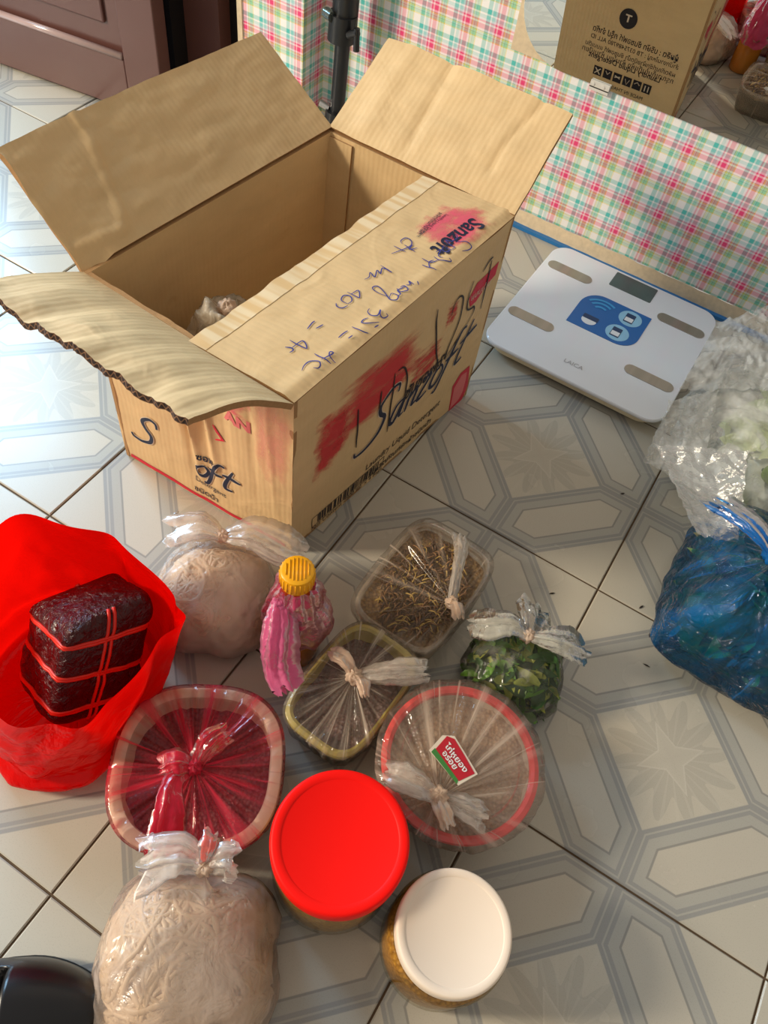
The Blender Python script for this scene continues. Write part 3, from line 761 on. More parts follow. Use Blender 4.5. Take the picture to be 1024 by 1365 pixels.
F_BLUE = mat_film('blue_film', (.13, .70, .76, 1), srgb(12, 132, 212), 0.14, 0.46, (20, 2.4, 1), (.50, .72), .07, .8, 'UV', 1.1, (30, 10, 1), 0.014)
F_BLUEK = mat_film('bunched_blue_film', (.2, .55, .8, 1), srgb(28, 124, 206), 0.7, 0.25, (9, 2, 1), (.3, .7), .2, .5)

def wrapped(parent, name, c, outline, rb, rt, zt, knot, mat, rot=0.0, npl=26, seed=0, sag=0.004, bulge=0.0, nu=260, z0=0.001, slack=0.0):
    """film bag pulled round a container: up the sides, over the rim and pleated in to the knot"""
    c = Vector((c[0], c[1], 0)); kn = Vector(knot)
    ph = [random.Random(seed).uniform(0, 6.28) for _ in range(8)]
    def fn(u, v):
        a = 2 * pi * u; o = outline(a)
        d = Vector((cos(a + rot), sin(a + rot), 0))
        wr = 0.5 * sin(npl * a + ph[0]) + 0.35 * sin((npl * 1.6 // 1) * a + ph[1]) + 0.3 * sin((npl // 3) * a + ph[2])
        wr += 0.5 * fbm((cos(a) * 4, sin(a) * 4, seed))
        if v < 0.08:
            s = v / 0.08; return c + d * o * rb * s + Vector((0, 0, z0 + 0.0005 * wr * s))
        if v < 0.42:
            s = (v - 0.08) / 0.34; r = rb + (rt - rb) * s
            return c + d * (o * r + (0.0025 + slack * s) + 0.0022 * wr * (0.4 + sin(pi * s)) + slack * .6 * fbm((cos(a) * 3, sin(a) * 3, s * 3 + seed))) + Vector((0, 0, z0 + zt * s))
        s = max(0.0, min(1.0, (v - 0.42) / 0.58))
        rim = c + d * (o * rt + 0.0025 + slack + slack * .6 * fbm((cos(a) * 3, sin(a) * 3, 3 + seed))) + Vector((0, 0, z0 + zt))
        e = s ** 0.9; p = rim.lerp(kn, e)
        hump = 0.004 * math.sin(min(1, s / 0.12) * pi / 2)
        p.z += hump * (1 - s) - sag * sin(pi * s) * (1 - s) + bulge * sin(pi * s)
        p.z += 0.0034 * wr * min(1, s * 5) * (1 - s) ** 0.45 + 0.0015 * abs(wr) * s
        return p
    v, f, uv = grid(fn, nu, 50)
    return mesh_obj(name, v, f, mat, parent, uvs=uv)
def ear(parent, pts, radii, mat, flat=0.4, name='knot_end', seed=0, n=16):
    p = catmull(pts, 10); k = len(p); rr = []; n = max(n, 30)
    for i in range(k):
        t = i / (k - 1) * (len(radii) - 1); j = min(int(t), len(radii) - 2); r = radii[j] + (radii[j+1] - radii[j]) * (t - j); rr.append(r)
    mb = MB(); mb.tube(p, rr, n, 0, flat, False)
    v = []; rnd = random.Random(seed * 7 + 1); f1, f2, f3 = rnd.uniform(0, 6), rnd.uniform(0, 6), rnd.uniform(0, 6)
    for iq, q in enumerate(mb.v):
        i, j = divmod(iq, n); a = 2 * pi * j / n; t = i / (k - 1)
        m = 1 + .30 * sin(5 * a + f1 + 1.5 * t) + .22 * sin(9 * a + f2 - 2 * t) + .18 * sin(3 * a + f3)
        q = p[i] + (q - p[i]) * m * (1 + .25 * t * sin(4 * a + f2))
        if i == k - 1 or i == k - 2: q = q + (p[-1] - p[-3]).normalized() * rr[-1] * .45 * sin(6 * a + f1)
        nn = Vector((fbm(q * 160 + Vector((seed, 0, 0)), 2), fbm(q * 160 + Vector((0, 7 + seed, 0)), 2), fbm(q * 160 + Vector((0, 0, 3)), 2)))
        v.append(q + nn * 0.0013)
    return mesh_obj(name, v, mb.f, mat, parent, uvs=mb.uv)
def knot_lump(parent, c, r, mat, name='knot', seed=0):
    def fn(u, v):
        a = 2 * pi * u; b = pi * v
        d = Vector((sin(b) * cos(a), sin(b) * sin(a), -cos(b) * .8)); return Vector(c) + d * r * (1 + 0.35 * fbm(d * 2.5 + Vector((seed, 0, 0))) + 0.10 * sin(7 * a + 3 * b))
    v, f, uv = grid(fn, 28, 14); return mesh_obj(name, v, f, mat, parent, uvs=uv)
def lathe_obj(name, prof, c, mat, parent, n=64, outline=None, rot=0.0, ang=35):
    v, f, uv = lathe(prof, n, c, outline, rot)
    o = mesh_obj(name, v, f, mat, parent, uvs=uv); return smooth_by_angle(o, ang)

# ------------------------------------------------------------------ bathroom scale
SX0, SX1, SY0, SY1, SZ = -0.018, 0.270, 0.277, 0.563, 0.026
sc = thing('bathroom_scale', 'white glass bathroom scale with blue sticker on the tiles by the plaid wall', 'scale', ((SX0 + SX1) / 2, (SY0 + SY1) / 2, 0))
def rrect(x0, x1, y0, y1, r, n=8):
    o = []
    for cx_, cy_, a0 in ((x1 - r, y1 - r, 0), (x0 + r, y1 - r, 90), (x0 + r, y0 + r, 180), (x1 - r, y0 + r, 270)):
        for k in range(n + 1):
            a = radians(a0 + 90 * k / n); o.append((cx_ + r * cos(a), cy_ + r * sin(a)))
    return o
def slab_z(name, out, z0, z1, mat, parent, bev=0.0, smooth=True):
    n = len(out); cx_ = sum(p[0] for p in out) / n; cy_ = sum(p[1] for p in out) / n
    def sh(d):
        r = []
        for x, y in out:
            l = math.hypot(x - cx_, y - cy_) or 1; r.append((x - (x - cx_) / l * d, y - (y - cy_) / l * d))
        return r
    rings = [(sh(bev), z0), (out, z0 + bev), (out, z1 - bev), (sh(bev), z1)] if bev else [(out, z0), (out, z1)]
    v = [(x, y, z) for o, z in rings for x, y in o]; f = []
    for i in range(len(rings) - 1):
        for j in range(n): f.append((i*n+j, i*n+(j+1) % n, (i+1)*n+(j+1) % n, (i+1)*n+j))
    f.append(tuple(reversed(range(n)))); k = (len(rings) - 1) * n; f.append(tuple(k + j for j in range(n)))
    o = mesh_obj(name, v, f, mat, parent, smooth); return smooth_by_angle(o, 30)
M_GLASSW = plain('white_glass', srgb(228, 231, 236), 0.10, 0.5, 0.01)
M_OFFW = plain('offwhite_plastic', srgb(226, 214, 180), 0.5)
slab_z('base', rrect(SX0 + .008, SX1 - .008, SY0 + .008, SY1 - .008, .03), 0.006, SZ - .006, M_OFFW, sc, .002)
slab_z('platform', rrect(SX0, SX1, SY0, SY1, .028, 12), SZ - .006, SZ, M_GLASSW, sc, .0015)
for x, y in ((SX0 + .035, SY0 + .035), (SX1 - .035, SY0 + .035), (SX0 + .035, SY1 - .035), (SX1 - .035, SY1 - .035)):
    lathe_obj('foot', [(0, .0), (.018, .0), (.020, .003), (.020, .0065), (0, .0065)], (x, y, 0.0002), M_OFFW, sc, 24)
def capsule(x0, x1, y, r): return rrect(x0, x1, y - r, y + r, r * .999, 8)
tM = NT('brushed_steel'); n_ = tM.noise(1.0, 2, tM.mapping(tM.coord('Object'), (60, 4, 4))); tM.set(Base_Color=tM.mix(n_, srgb(150, 146, 136), srgb(196, 190, 180)), Roughness=0.3, Metallic=0.85)
for x0, x1, y in ((-.010, .067, .5045), (-.012, .064, .3615), (.184, .262, .4995), (.184, .261, .357)):
    slab_z('electrode', capsule(x0, x1, y, .0105), SZ - .0005, SZ + .0008, tM.m, sc)
slab_z('display', rrect(.092, .164, .518, .557, .002, 2), SZ - .0005, SZ + .0006, plain('grey_display', srgb(92, 106, 104), .18, .5, .12, 40), sc)
# sticker: blue leaf shape with pale discs, phone pictures and wave marks
stk = []
for k in range(9): a = radians(180 - 90 * k / 8); stk.append((.103 + .032 * cos(a), .448 + .036 * sin(a)))
stk += [(.180, .484)]
for k in range(9): a = radians(0 - 90 * k / 8); stk.append((.150 + .030 * cos(a), .424 + .030 * sin(a)))
stk += [(.071, .394)]
stk = list(reversed(stk))
sticker = slab_z('sticker', stk, SZ - .0003, SZ + .0006, plain('blue_sticker', srgb(22, 104, 178), .35, .5, .05), sc)
M_PALEB = plain('pale_blue_print', srgb(150, 205, 236), .4); M_DKB = plain('dark_blue_print', srgb(24, 62, 104), .4); M_WHP = plain('white_print', srgb(236, 240, 244), .4)
def disc(name, cx_, cy_, rx, ry, z, mat, par): return slab_z(name, [(cx_ + rx * cos(2 * pi * k / 28), cy_ + ry * sin(2 * pi * k / 28)) for k in range(28)], z - .0003, z, mat, par)
disc('picture_disc', .152, .461, .0185, .0185, SZ + .0009, M_PALEB, sticker); disc('picture_disc', .147, .418, .0185, .0185, SZ + .0009, M_PALEB, sticker)
for x, y in ((.151, .461), (.145, .418)):
    slab_z('phone_picture', rrect(x - .0075, x + .0075, y - .011, y + .011, .001, 2), SZ + .0008, SZ + .0012, M_DKB, sticker)
    slab_z('phone_screen', rrect(x - .0065, x + .0065, y - .0085, y + .001, .0005, 2), SZ + .0011, SZ + .0014, M_WHP, sticker)
disc('wave_disc', .100, .416, .012, .010, SZ + .0010, M_WHP, sticker)
slab_z('wave_label', rrect(.088, .113, .418, .428, .002, 3), SZ + .0009, SZ + .0013, M_DKB, sticker)
TOPS = Surf(lambda u, v: Vector((SX0 + (SX1 - SX0) * u, SY0 + (SY1 - SY0) * v, SZ)), SX1 - SX0, SY1 - SY0, .0013)
for r in (.012, .021, .029):
    mb = MB(); cx_, cy_ = .106, .444
    TOPS.ribbon(mb, [((cx_ + r * cos(radians(a)) - SX0) / TOPS.lu, (cy_ + r * sin(radians(a)) - SY0) / TOPS.lv) for a in range(55, 150, 6)], .004, .8, taper=False)
    mb.build('wave_mark', plain('mid_blue_print', srgb(60, 160, 222), .4), sticker, smooth=False)
mb = MB(); print_text(TOPS, mb, 'LAICA', (.105 - SX0) / TOPS.lu, (.309 - SY0) / TOPS.lv, (.135 - SX0) / TOPS.lu, 1.0, k=.4)
print_obj = mb.build('brand_lettering', plain('grey_print', srgb(170, 172, 176), .4), sc, smooth=False, kind='stuff')

# ------------------------------------------------------------------ jars
def mat_granules(name, a, b, c):
    t = NT(name); vo = t.node('ShaderNodeTexVoronoi'); vo.inputs['Scale'].default_value = 260; t.l.new(t.coord('Object'), vo.inputs['Vector'])
    n = t.noise(70, 4, t.coord('Object'))
    col = t.mix(n, srgb(*a), srgb(*b)); col = t.mix(t.math('MULTIPLY', vo.outputs['Distance'], 1.0, clamp=True), col, srgb(*c))
    t.set(Base_Color=col, Roughness=.5, Normal=t.bump(vo.outputs['Distance'], .6, .003)); return t.m
tg = NT('jar_glass'); tg.set(Base_Color=(.97, .95, .86, 1), Roughness=.03, IOR=1.30); tg.b.inputs['Transmission Weight'].default_value = 1.0
M_JAR = mat_film('jar_wall', (.96, .93, .80, 1), srgb(220, 200, 150), .05, .05, (3, 3, 3), rough=.04, bump=.02, gloss=.7)
M_FISH = mat_granules('golden_preserve', (186, 128, 30), (236, 184, 80), (140, 88, 20))
M_BROWNF = mat_granules('brown_preserve', (206, 156, 58), (240, 196, 100), (150, 104, 40))
def jar(label, c, rb, h, rl, lid_mat, food, lidh):
    j = thing('lidded_jar', label, 'jar', (c[0], c[1], 0), 'jars of preserved food')
    cc = (c[0], c[1], 0)
    zt = h - lidh + .004
    lathe_obj('body', [(0, .0005), (rb * .8, .0005), (rb * .96, .004), (rb, .012), (rb, zt - .018), (rb * .985, zt - .010), (rl * .93, zt - .002), (rl * .93, zt + .006)], cc, M_JAR, j, 72)
    lathe_obj('contents', [(0, .003), (rb * .78, .003), (rb * .93, .007), (rb * .965, .014), (rb * .965, zt - .022), (rb * .9, zt - .017), (0, zt - .015)], cc, food, j, 72)
    prof = [(rl * .95, h - lidh), (rl * .985, h - lidh), (rl, h - lidh + .003), (rl, h - .0045), (rl * .99, h - .0018), (rl * .975, h - .0004), (rl * .95, h), (rl * .855, h), (rl * .845, h - .0006), (rl * .835, h - .0009), (0, h - .0009)]
    lid = lathe_obj('lid', prof, cc, lid_mat, j, 96, ang=60)
    return j
M_REDLID = plain('red_plastic_lid', srgb(250, 10, 0), .5, .2, .01)
M_WHITELID = plain('cream_plastic_lid', srgb(240, 222, 202), .5, .3, .01)
jar('jar of brown preserve with a red screw lid', (.2035, -.4425), .0575, .125, .0587, M_REDLID, M_BROWNF, .022)
jar('jar of golden preserve with a cream white screw lid', (.3195, -.4460), .0525, .105, .0485, M_WHITELID, M_FISH, .018)

# ------------------------------------------------------------------ tubs in bags
def tub(parent, c, outline, rb, rt, z, wall_mat, rim_mat, rim_w, rot=0.0, food=None, fill=.6, foodz=None, n=96):
    cc = (c[0], c[1], 0); z0 = .002
    lathe_obj('wall', [(0, z0), (rb * .93, z0), (rb, z0 + .004), (rt - .001, z - .002), (rt - .004, z - .002), (rb - .004, z0 + .006), (0, z0 + .004)], cc, wall_mat, parent, n, outline, rot)
    lathe_obj('rim', [(rt - rim_w, z - .003), (rt - rim_w * .9, z + .001), (rt - rim_w * .5, z + .0025), (rt, z + .001), (rt + .001, z - .002), (rt - .002, z - .006), (rt - rim_w, z - .003)], cc, rim_mat, parent, n, outline, rot)
    if food:
        zf = z * fill
        v, f, uv = lathe([(rt * .93 * (1 - i / 14), zf) for i in range(15)], n, cc, outline, rot)
        v = [p + Vector((0, 0, .006 * fbm((p.x * 60, p.y * 60, 2)))) for p in v]
        mesh_obj('food', v, f, food, parent)
M_OLIVE = plain('olive_plastic', srgb(176, 158, 74), .4, .5, .08)
M_CREAMP = plain('cream_plastic', srgb(226, 214, 184), .4, .5, .05)
M_SALMON = plain('salmon_red_plastic', srgb(228, 70, 70), .35, .5, .05)
M_CLRP = mat_film('clear_tub_plastic', (.96, .95, .93, 1), srgb(240, 228, 212), .20, .1, (3, 3, 1), rough=.08, bump=.03, gloss=.35)
M_CURRY = mat_granules('dark_curry', (92, 60, 54), (132, 92, 80), (62, 36, 32))
M_STEW = mat_granules('dark_stew', (96, 46, 48), (136, 76, 72), (60, 28, 30))
M_RICE = mat_granules('brown_food', (172, 138, 108), (200, 168, 134), (140, 106, 78))

# bowl in a red-tinted bag
c = (.0515, -.4480)
b = thing('wrapped_tub', 'rounded cream tub tied up in a red tinted plastic bag', 'food tub', (*c, 0), 'tubs of food tied in bags')
ol = superellipse(1, 1, 2.7)
tub(b, c, ol, .062, .0775, .060, M_CREAMP, M_CREAMP, .011, .55, M_STEW, .55)
kn = (.052, -.452, .069)
wrapped(b, 'bag_film', c, ol, .064, .0785, .061, kn, F_MAG, .55, 30, 3, .006)
knot_lump(b, (kn[0], kn[1], kn[2] + .003), .0075, F_MAGK, seed=1)
ear(b, [kn, (.048, -.474, .080), (.062, -.498, .082), (.075, -.522, .070)], [.003, .007, .012, .016], F_MAGK, .16, seed=1)
ear(b, [kn, (.053, -.430, .084), (.058, -.412, .080)], [.004, .010, .008], F_MAG, .35, seed=2)
ear(b, [kn, (.040, -.459, .080), (.029, -.470, .076)], [.003, .008, .007], F_MAGK, .35, seed=3)
# olive rimmed rectangular tub
c = (.1285, -.300)
b = thing('wrapped_tub', 'rectangular olive rimmed tub under a clear bag with a pale knot', 'food tub', (*c, 0), 'tubs of food tied in bags')
ol = superellipse(.66, 1.0, 4.2)
tub(b, c, ol, .056, .069, .058, M_OLIVE, M_OLIVE, .0075, -.06, M_CURRY, .7)
kn = (.126, -.296, .073)
wrapped(b, 'bag_film', c, ol, .058, .070, .059, kn, F_CLEAR, -.06, 34, 5, .003)
knot_lump(b, (kn[0], kn[1], kn[2] + .004), .0085, F_KNOT, seed=4)
ear(b, [kn, (.115, -.290, .083), (.101, -.288, .084), (.093, -.289, .082)], [.004, .007, .009, .004], F_KNOT, .4, seed=5)
ear(b, [kn, (.137, -.300, .084), (.147, -.309, .080)], [.005, .006, .0035], F_KNOT, .5, seed=6)
ear(b, [kn, (.147, -.281, .081), (.166, -.266, .083), (.184, -.252, .080)], [.004, .009, .011, .008], F_EAR, .45, seed=7)
# round bowl with a red rim
c = (.2575, -.3065)
b = thing('wrapped_bowl', 'round bowl with red rim tied in a clear bag showing a red label', 'food bowl', (*c, 0), 'tubs of food tied in bags')
circ = lambda a: 1.0
tub(b, c, circ, .055, .0765, .066, plain('pale_translucent_bowl', srgb(196, 176, 156), .35), M_SALMON, .0085, 0, M_RICE, .80)
lathe_obj('inner_lid', [(0, .0635), (.052, .0635), (.054, .0655), (.057, .0655), (.059, .0635), (.070, .0640)], (c[0], c[1], 0), M_CLRP, b, 72)
kn = (.256, -.352, .076)
wrapped(b, 'bag_film', c, circ, .058, .0775, .067, kn, F_CLEAR, 0, 22, 9, .002, slack=.0035)
knot_lump(b, (kn[0], kn[1], kn[2] + .004), .009, F_KNOT, seed=8)
ear(b, [kn, (.266, -.362, .086), (.277, -.370, .082)], [.005, .008, .006], F_KNOT, .5, seed=9)
ear(b, [kn, (.238, -.356, .088), (.219, -.359, .088), (.205, -.362, .084)], [.005, .011, .014, .010], F_EAR, .4, seed=10)
ear(b, [kn, (.280, -.348, .080), (.300, -.344, .076)], [.005, .009, .010], F_EAR, .3, seed=11)
# label on the bag: red with green edge and white border
lp = [onz(x, y, .0775) for x, y in ((572, 1000), (590, 980), (606, 981), (622, 1007), (637, 1032), (611, 1047))]
lp2 = [onz(x, y, .0780) for x, y in ((581, 998), (596, 981), (606, 985), (620, 1008), (633, 1031), (612, 1041))]
lg = [onz(x, y, .0779) for x, y in ((575, 1002), (580, 997), (611, 1040), (609, 1045))]
def flat_poly(name, pts, mat, par, t=.0006):
    n = len(pts); v = [p for p in pts] + [p - Vector((0, 0, t)) for p in pts]
    f = [tuple(range(n)), tuple(reversed(range(n, 2*n)))] + [((i+1) % n, i, i + n, (i+1) % n + n) for i in range(n)]
    return mesh_obj(name, v, f, mat, par, smooth=False)
lab = flat_poly('label', lp, plain('white_paper_label', srgb(226, 216, 200), .5), b)
flat_poly('red_field', lp2, plain('red_label_print', srgb(188, 20, 44), .4), lab); flat_poly('green_edge', lg, plain('green_label_print', srgb(60, 130, 60), .4), lab)
LS = Surf(lambda u, v: lp2[0].lerp(lp2[5], u).lerp(lp2[1].lerp(lp2[4], u), v) + Vector((0, 0, .0003)), .03, .014)
mb = MB(); print_text(LS, mb, 'ไก่หยอง', .12, .5, .88, .9, bold=.02); print_text(LS, mb, 'อร่อย', .2, .12, .7, .9, bold=.02)
mb.build('label_lettering', M_WHP, lab, smooth=False, kind='stuff')

# clear tub of dried shredded food
c = (.1270, -.1470)
b = thing('wrapped_tub', 'clear rectangular tub of shredded dried food in a knotted clear bag', 'food tub', (*c, 0), 'tubs of food tied in bags')
ol = superellipse(.70, 1.0, 5.0)
tub(b, c, ol, .066, .078, .048, M_CLRP, M_CLRP, .006, -.04, mat_granules('shredded_food_bed', (132, 102, 66), (176, 142, 86), (92, 68, 42)), .80)
mbs = [MB(), MB(), MB()]
rnd = random.Random(5)
for i in range(520):
    a = rnd.uniform(0, 2 * pi); r = sqrt(rnd.random()) * .066; px_, py_ = c[0] + r * .64 * cos(a) * 1.05, c[1] + r * sin(a) * 1.02
    d = rnd.uniform(0, pi); l = rnd.uniform(.006, .018); z = .040 + rnd.uniform(0, .008)
    pts = [(px_ - cos(d) * l / 2, py_ - sin(d) * l / 2, z - .002), (px_ + rnd.uniform(-.002, .002), py_ + rnd.uniform(-.002, .002), z + rnd.uniform(.001, .004)), (px_ + cos(d) * l / 2, py_ + sin(d) * l / 2, z - .002)]
    mbs[rnd.choice((0, 0, 1, 2, 2))].tube(catmull(pts, 3), rnd.uniform(.0005, .0012), 4)
for mb, col, nm in zip(mbs, ((156, 116, 74), (214, 178, 96), (112, 84, 62)), ('brown_shreds', 'golden_shreds', 'dark_shreds')):
    mb.build(nm, plain(nm + '_material', srgb(*col), .6), b, kind='stuff')
kn = (.166, -.158, .060)
wrapped(b, 'bag_film', c, ol, .068, .079, .049, kn, F_THIN, -.04, 20, 13, .003, slack=.002)
knot_lump(b, (kn[0], kn[1], kn[2] + .003), .007, F_KNOT, seed=12)
ear(b, [kn, (.174, -.162, .070), (.182, -.170, .066)], [.004, .008, .006], F_KNOT, .5, seed=13)
ear(b, [kn, (.152, -.120, .066), (.143, -.095, .062), (.133, -.075, .058)], [.004, .005, .007, .009], F_EAR, .5, seed=14)
# ================================================================== soft bags
def blob_fn(c, rx, ry, h, rot=0.0, e=2.6, amp=0.06, ridge=0.0, freq=14.0, seed=0, neck=None, scale=1.0, zpow=1.0, fine=0.0, pleat=0.0):
    """closed bag surface: u round, v from the floor up to the top (or to a neck)"""
    c = Vector((c[0], c[1], c[2] if len(c) > 2 else 0.0015)); cr, sr = cos(rot), sin(rot)
    se = superellipse(1, 1, e)
    def fn(u, v):
        a = 2 * pi * u; s = se(a)
        if v < 0.12: k = v / 0.12; r = 0.86 * k; z = 0.0
        else:
            k = (v - 0.12) / 0.88; b = k * pi / 2
            r = (cos(b) ** 0.55) if k < 1 else 0.0; z = sin(b) ** zpow
            r = r if k > 0.12 else r * (0.86 + 0.14 * k / 0.12)
        d = Vector((r * s * cos(a), r * s * sin(a), z))
        q = Vector((d.x * rx, d.y * ry, d.z * h)) * freq + Vector((seed * 3.1, seed, seed * .7))
        n = fbm(q, 3) * amp
        if ridge: n += ridge * (0.45 - abs(noise.noise(q * 1.3)) * 2.0) + ridge * .5 * (0.4 - abs(noise.noise(q * 3.1)) * 2.0)
        if fine: n += fine * fbm(q * 4.0, 2)
        k2 = min(1.0, v / 0.12) if v < .12 else 1.0
        m = (1 + n * k2) * scale
        if pleat and v > .3: m += pleat * sin(17 * a + seed) * min(1, (v - .3) * 2) * (1 - v) * 3
        p = Vector((d.x * rx * m, d.y * ry * m, d.z * h * (scale + n * .6)))
        if neck is not None and v > 0.7:
            t = (v - 0.7) / 0.3; t = t * t * (3 - 2 * t)
            nk = Vector(neck) - c
            nk = Vector((nk.x * cr + nk.y * sr, -nk.x * sr + nk.y * cr, nk.z))
            p = p.lerp(nk + Vector((cos(a), sin(a), 0)) * 0.004 * (1 - t), t)
        return c + Vector((p.x * cr - p.y * sr, p.x * sr + p.y * cr, max(0.0, p.z)))
    return fn
def film_blob(parent, fn, mat, nu=150, nv=70, name='bag_film'):
    v, f, uv = grid(fn, nu, nv); return mesh_obj(name, v, f, mat, parent, uvs=uv)
def strands(parent, fn, n, rad, mat, seed=0, name='noodles', steps=16, vmin=.15, vmax=.97, off=.001, sp=.012):
    rnd = random.Random(seed); mb = MB()
    for i in range(n):
        u, v = rnd.random(), rnd.uniform(vmin, vmax); a = rnd.uniform(0, 6.28); pts = []; cv = rnd.uniform(-.5, .5)
        for k in range(steps):
            p = Vector(fn(u % 1.0, v)); e = 1e-3
            nr = (Vector(fn((u + e) % 1, v)) - p).cross(Vector(fn(u % 1.0, min(.999, v + e))) - p)
            nr = nr.normalized() if nr.length > 1e-12 else Vector((0, 0, 1))
            pts.append(p + nr * (off + rnd.uniform(-.0006, .0006)))
            u += cos(a) * sp * 1.2 / max(.25, cos(v * 1.5)); v = max(vmin, min(vmax, v + sin(a) * sp * 1.6)); a += cv + rnd.uniform(-.25, .25)
        mb.tube(pts, rad * rnd.uniform(.8, 1.2), 5)
    return mb.build(name, mat, parent, kind='stuff')
def curls(parent, c, fn, n, rad, mat, seed=0, name='noodles', steps=20):
    """noodles wandering over the surface fn, laid by rays from the middle of the bag"""
    from mathutils.bvhtree import BVHTree
    v, f, uv = grid(fn, 80, 36); bv = BVHTree.FromPolygons([tuple(p) for p in v], f)
    rnd = random.Random(seed); mb = MB(); o = Vector((c[0], c[1], .022))
    for i in range(n):
        d = Vector((rnd.gauss(0, 1), rnd.gauss(0, 1), abs(rnd.gauss(.2, .8)))).normalized(); t = d.orthogonal().normalized(); t.rotate(Matrix.Rotation(rnd.uniform(0, 6.28), 3, d)); cv = rnd.uniform(-.3, .3); pts = []
        lift = rnd.uniform(.0002, .0026)
        for k in range(steps):
            h = bv.ray_cast(o, d)[0]
            if h is not None: pts.append(h + d * lift)
            nd = (d + t * .085).normalized(); t = (t - nd * t.dot(nd)).normalized(); d = nd
            t.rotate(Matrix.Rotation(cv + rnd.uniform(-.22, .22), 3, d))
            if d.z < -.1: break
        if len(pts) > 5: mb.tube(pts, rad * rnd.uniform(.7, 1.3), 5)
    return mb.build(name, mat, parent, kind='stuff')
def crumpled(parent, name, corners, mat, amp=.007, freq=55, nu=50, nv=50, seed=0):
    a, b_, c__, d = [Vector(onz(*q)) for q in corners]; n = (b_ - a).cross(d - a).normalized()
    def fn(u, v):
        e = 1 - .10 * abs(noise.noise((v * 5, seed, 0))); uu = .5 + (u - .5) * e
        vv = v + .05 * noise.noise((u * 5, seed + 3, 0)) * v
        p = quad(a, b_, c__, d)(uu, vv); q = p * freq + Vector((seed, 0, 0))
        m = amp * (.5 - 1.6 * abs(noise.noise(q))) + amp * .5 * (.4 - abs(noise.noise(q * 2.3)) * 1.6) + .012 * sin(pi * u) * sin(pi * v)
        return p + n * m
    v, f, uv = grid(fn, nu, nv); return mesh_obj(name, v, f, mat, parent, uvs=uv)
def leaves(parent, fn_pos, n, size, mats, seed=0, name='leaves', ratio=.45, curl=.3):
    rnd = random.Random(seed); mbs = [MB() for _ in mats]
    for i in range(n):
        p = Vector(fn_pos(rnd)); L = size * rnd.uniform(.6, 1.3); w = L * ratio * rnd.uniform(.7, 1.2)
        ax = Vector((rnd.gauss(0, 1), rnd.gauss(0, 1), rnd.gauss(0, .55))).normalized(); up = Vector((rnd.gauss(0, .5), rnd.gauss(0, .5), 1)).normalized()
        sd = ax.cross(up).normalized(); up = sd.cross(ax); cu = curl * rnd.uniform(-1, 1)
        v = []
        for k in range(6):
            t = k / 5; ww = w * sin(pi * (0.06 + .94 * t) ** .75) * .5; ce = p + ax * L * (t - .5) + up * cu * L * (t - .5) ** 2 * 2
            v += [ce - sd * ww + up * ww * .5, ce - up * .1 * ww, ce + sd * ww + up * ww * .5]
        f = []
        for k in range(5):
            o = k * 3; f += [(o, o+1, o+4, o+3), (o+1, o+2, o+5, o+4)]
        mbs[rnd.randrange(len(mats))].add(v, f)
    for mb, m in zip(mbs, mats):
        if mb.v: mb.build(name, m, parent, kind='stuff')
def mat_leaf(name, a, b, rough=.4):
    t = NT(name); n = t.noise(45, 4, t.coord('Object')); t.set(Base_Color=t.mix(n, srgb(*a), srgb(*b)), Roughness=rough); return t.m
M_NOOD = plain('rice_noodle', srgb(228, 202, 170), .4, .5, .10, 90)
M_NOODB = plain('noodle_mass', srgb(206, 176, 140), .5, .4, .26, 55)
F_NOOD = mat_film('hazy_noodle_bag_film', (.98, .96, .94, 1), srgb(244, 222, 204), .28, .34, (13, 13, 13), (.46, .72), .20, .45, 'Object', .9, (30, 30, 30), .007)

# ------------------------------------------------------------------ front bag of noodles
c = (.1415, -.576)
b = thing('noodle_bag', 'clear bag packed with white rice noodles beside the black shoe', 'noodle bag', (*c, 0), 'bags of white noodles')
kw = dict(rx=.080, ry=.076, h=.088, rot=.55, e=3.0, amp=.05, freq=16, seed=2)
fi = blob_fn(c, **{**kw, 'scale': .90, 'amp': .08, 'h': .074})
film_blob(b, fi, M_NOODB, 90, 40, 'noodle_mass'); curls(b, c, fi, 330, .0027, M_NOOD, 3)
kn = (.118, -.517, .097)
film_blob(b, blob_fn(c, **{**kw, 'ridge': .035, 'neck': kn, 'scale': 1.0, 'pleat': .010}), F_NOOD)
knot_lump(b, kn, .008, F_KNOT, seed=21)
ear(b, [kn, (.098, -.520, .106), (.075, -.540, .098)], [.004, .014, .018], F_EAR, .3, seed=22)
ear(b, [kn, (.115, -.503, .108), (.110, -.494, .104)], [.004, .008, .007], mat_film('pale_red_knot_film', (1, .8, .78, 1), srgb(244, 140, 128), .7, .3, (6, 2, 1), (.3, .7), .3, .5), .5, seed=23)
ear(b, [kn, (.128, -.505, .106), (.136, -.500, .104)], [.004, .010, .013], F_EAR, .3, seed=24)
# ------------------------------------------------------------------ rear bag of noodles
c = (-.060, -.286)
b = thing('noodle_bag', 'clear bag of white noodles between the red bag and the carton', 'noodle bag', (*c, 0), 'bags of white noodles')
kw = dict(rx=.068, ry=.067, h=.085, rot=.35, e=2.8, amp=.08, freq=15, seed=5)
fi = blob_fn(c, **{**kw, 'scale': .88, 'amp': .10, 'h': .072})
film_blob(b, fi, M_NOODB, 90, 40, 'noodle_mass'); curls(b, c, fi, 280, .0027, M_NOOD, 4)
kn = (-.075, -.248, .092)
film_blob(b, blob_fn(c, **{**kw, 'ridge': .05, 'neck': kn, 'scale': 1.0, 'pleat': .012}), F_NOOD)
knot_lump(b, kn, .008, F_KNOT, seed=25)
ear(b, [kn, (-.050, -.232, .098), (-.018, -.222, .088), (.004, -.213, .078)], [.005, .016, .020, .014], F_EAR, .22, seed=26)
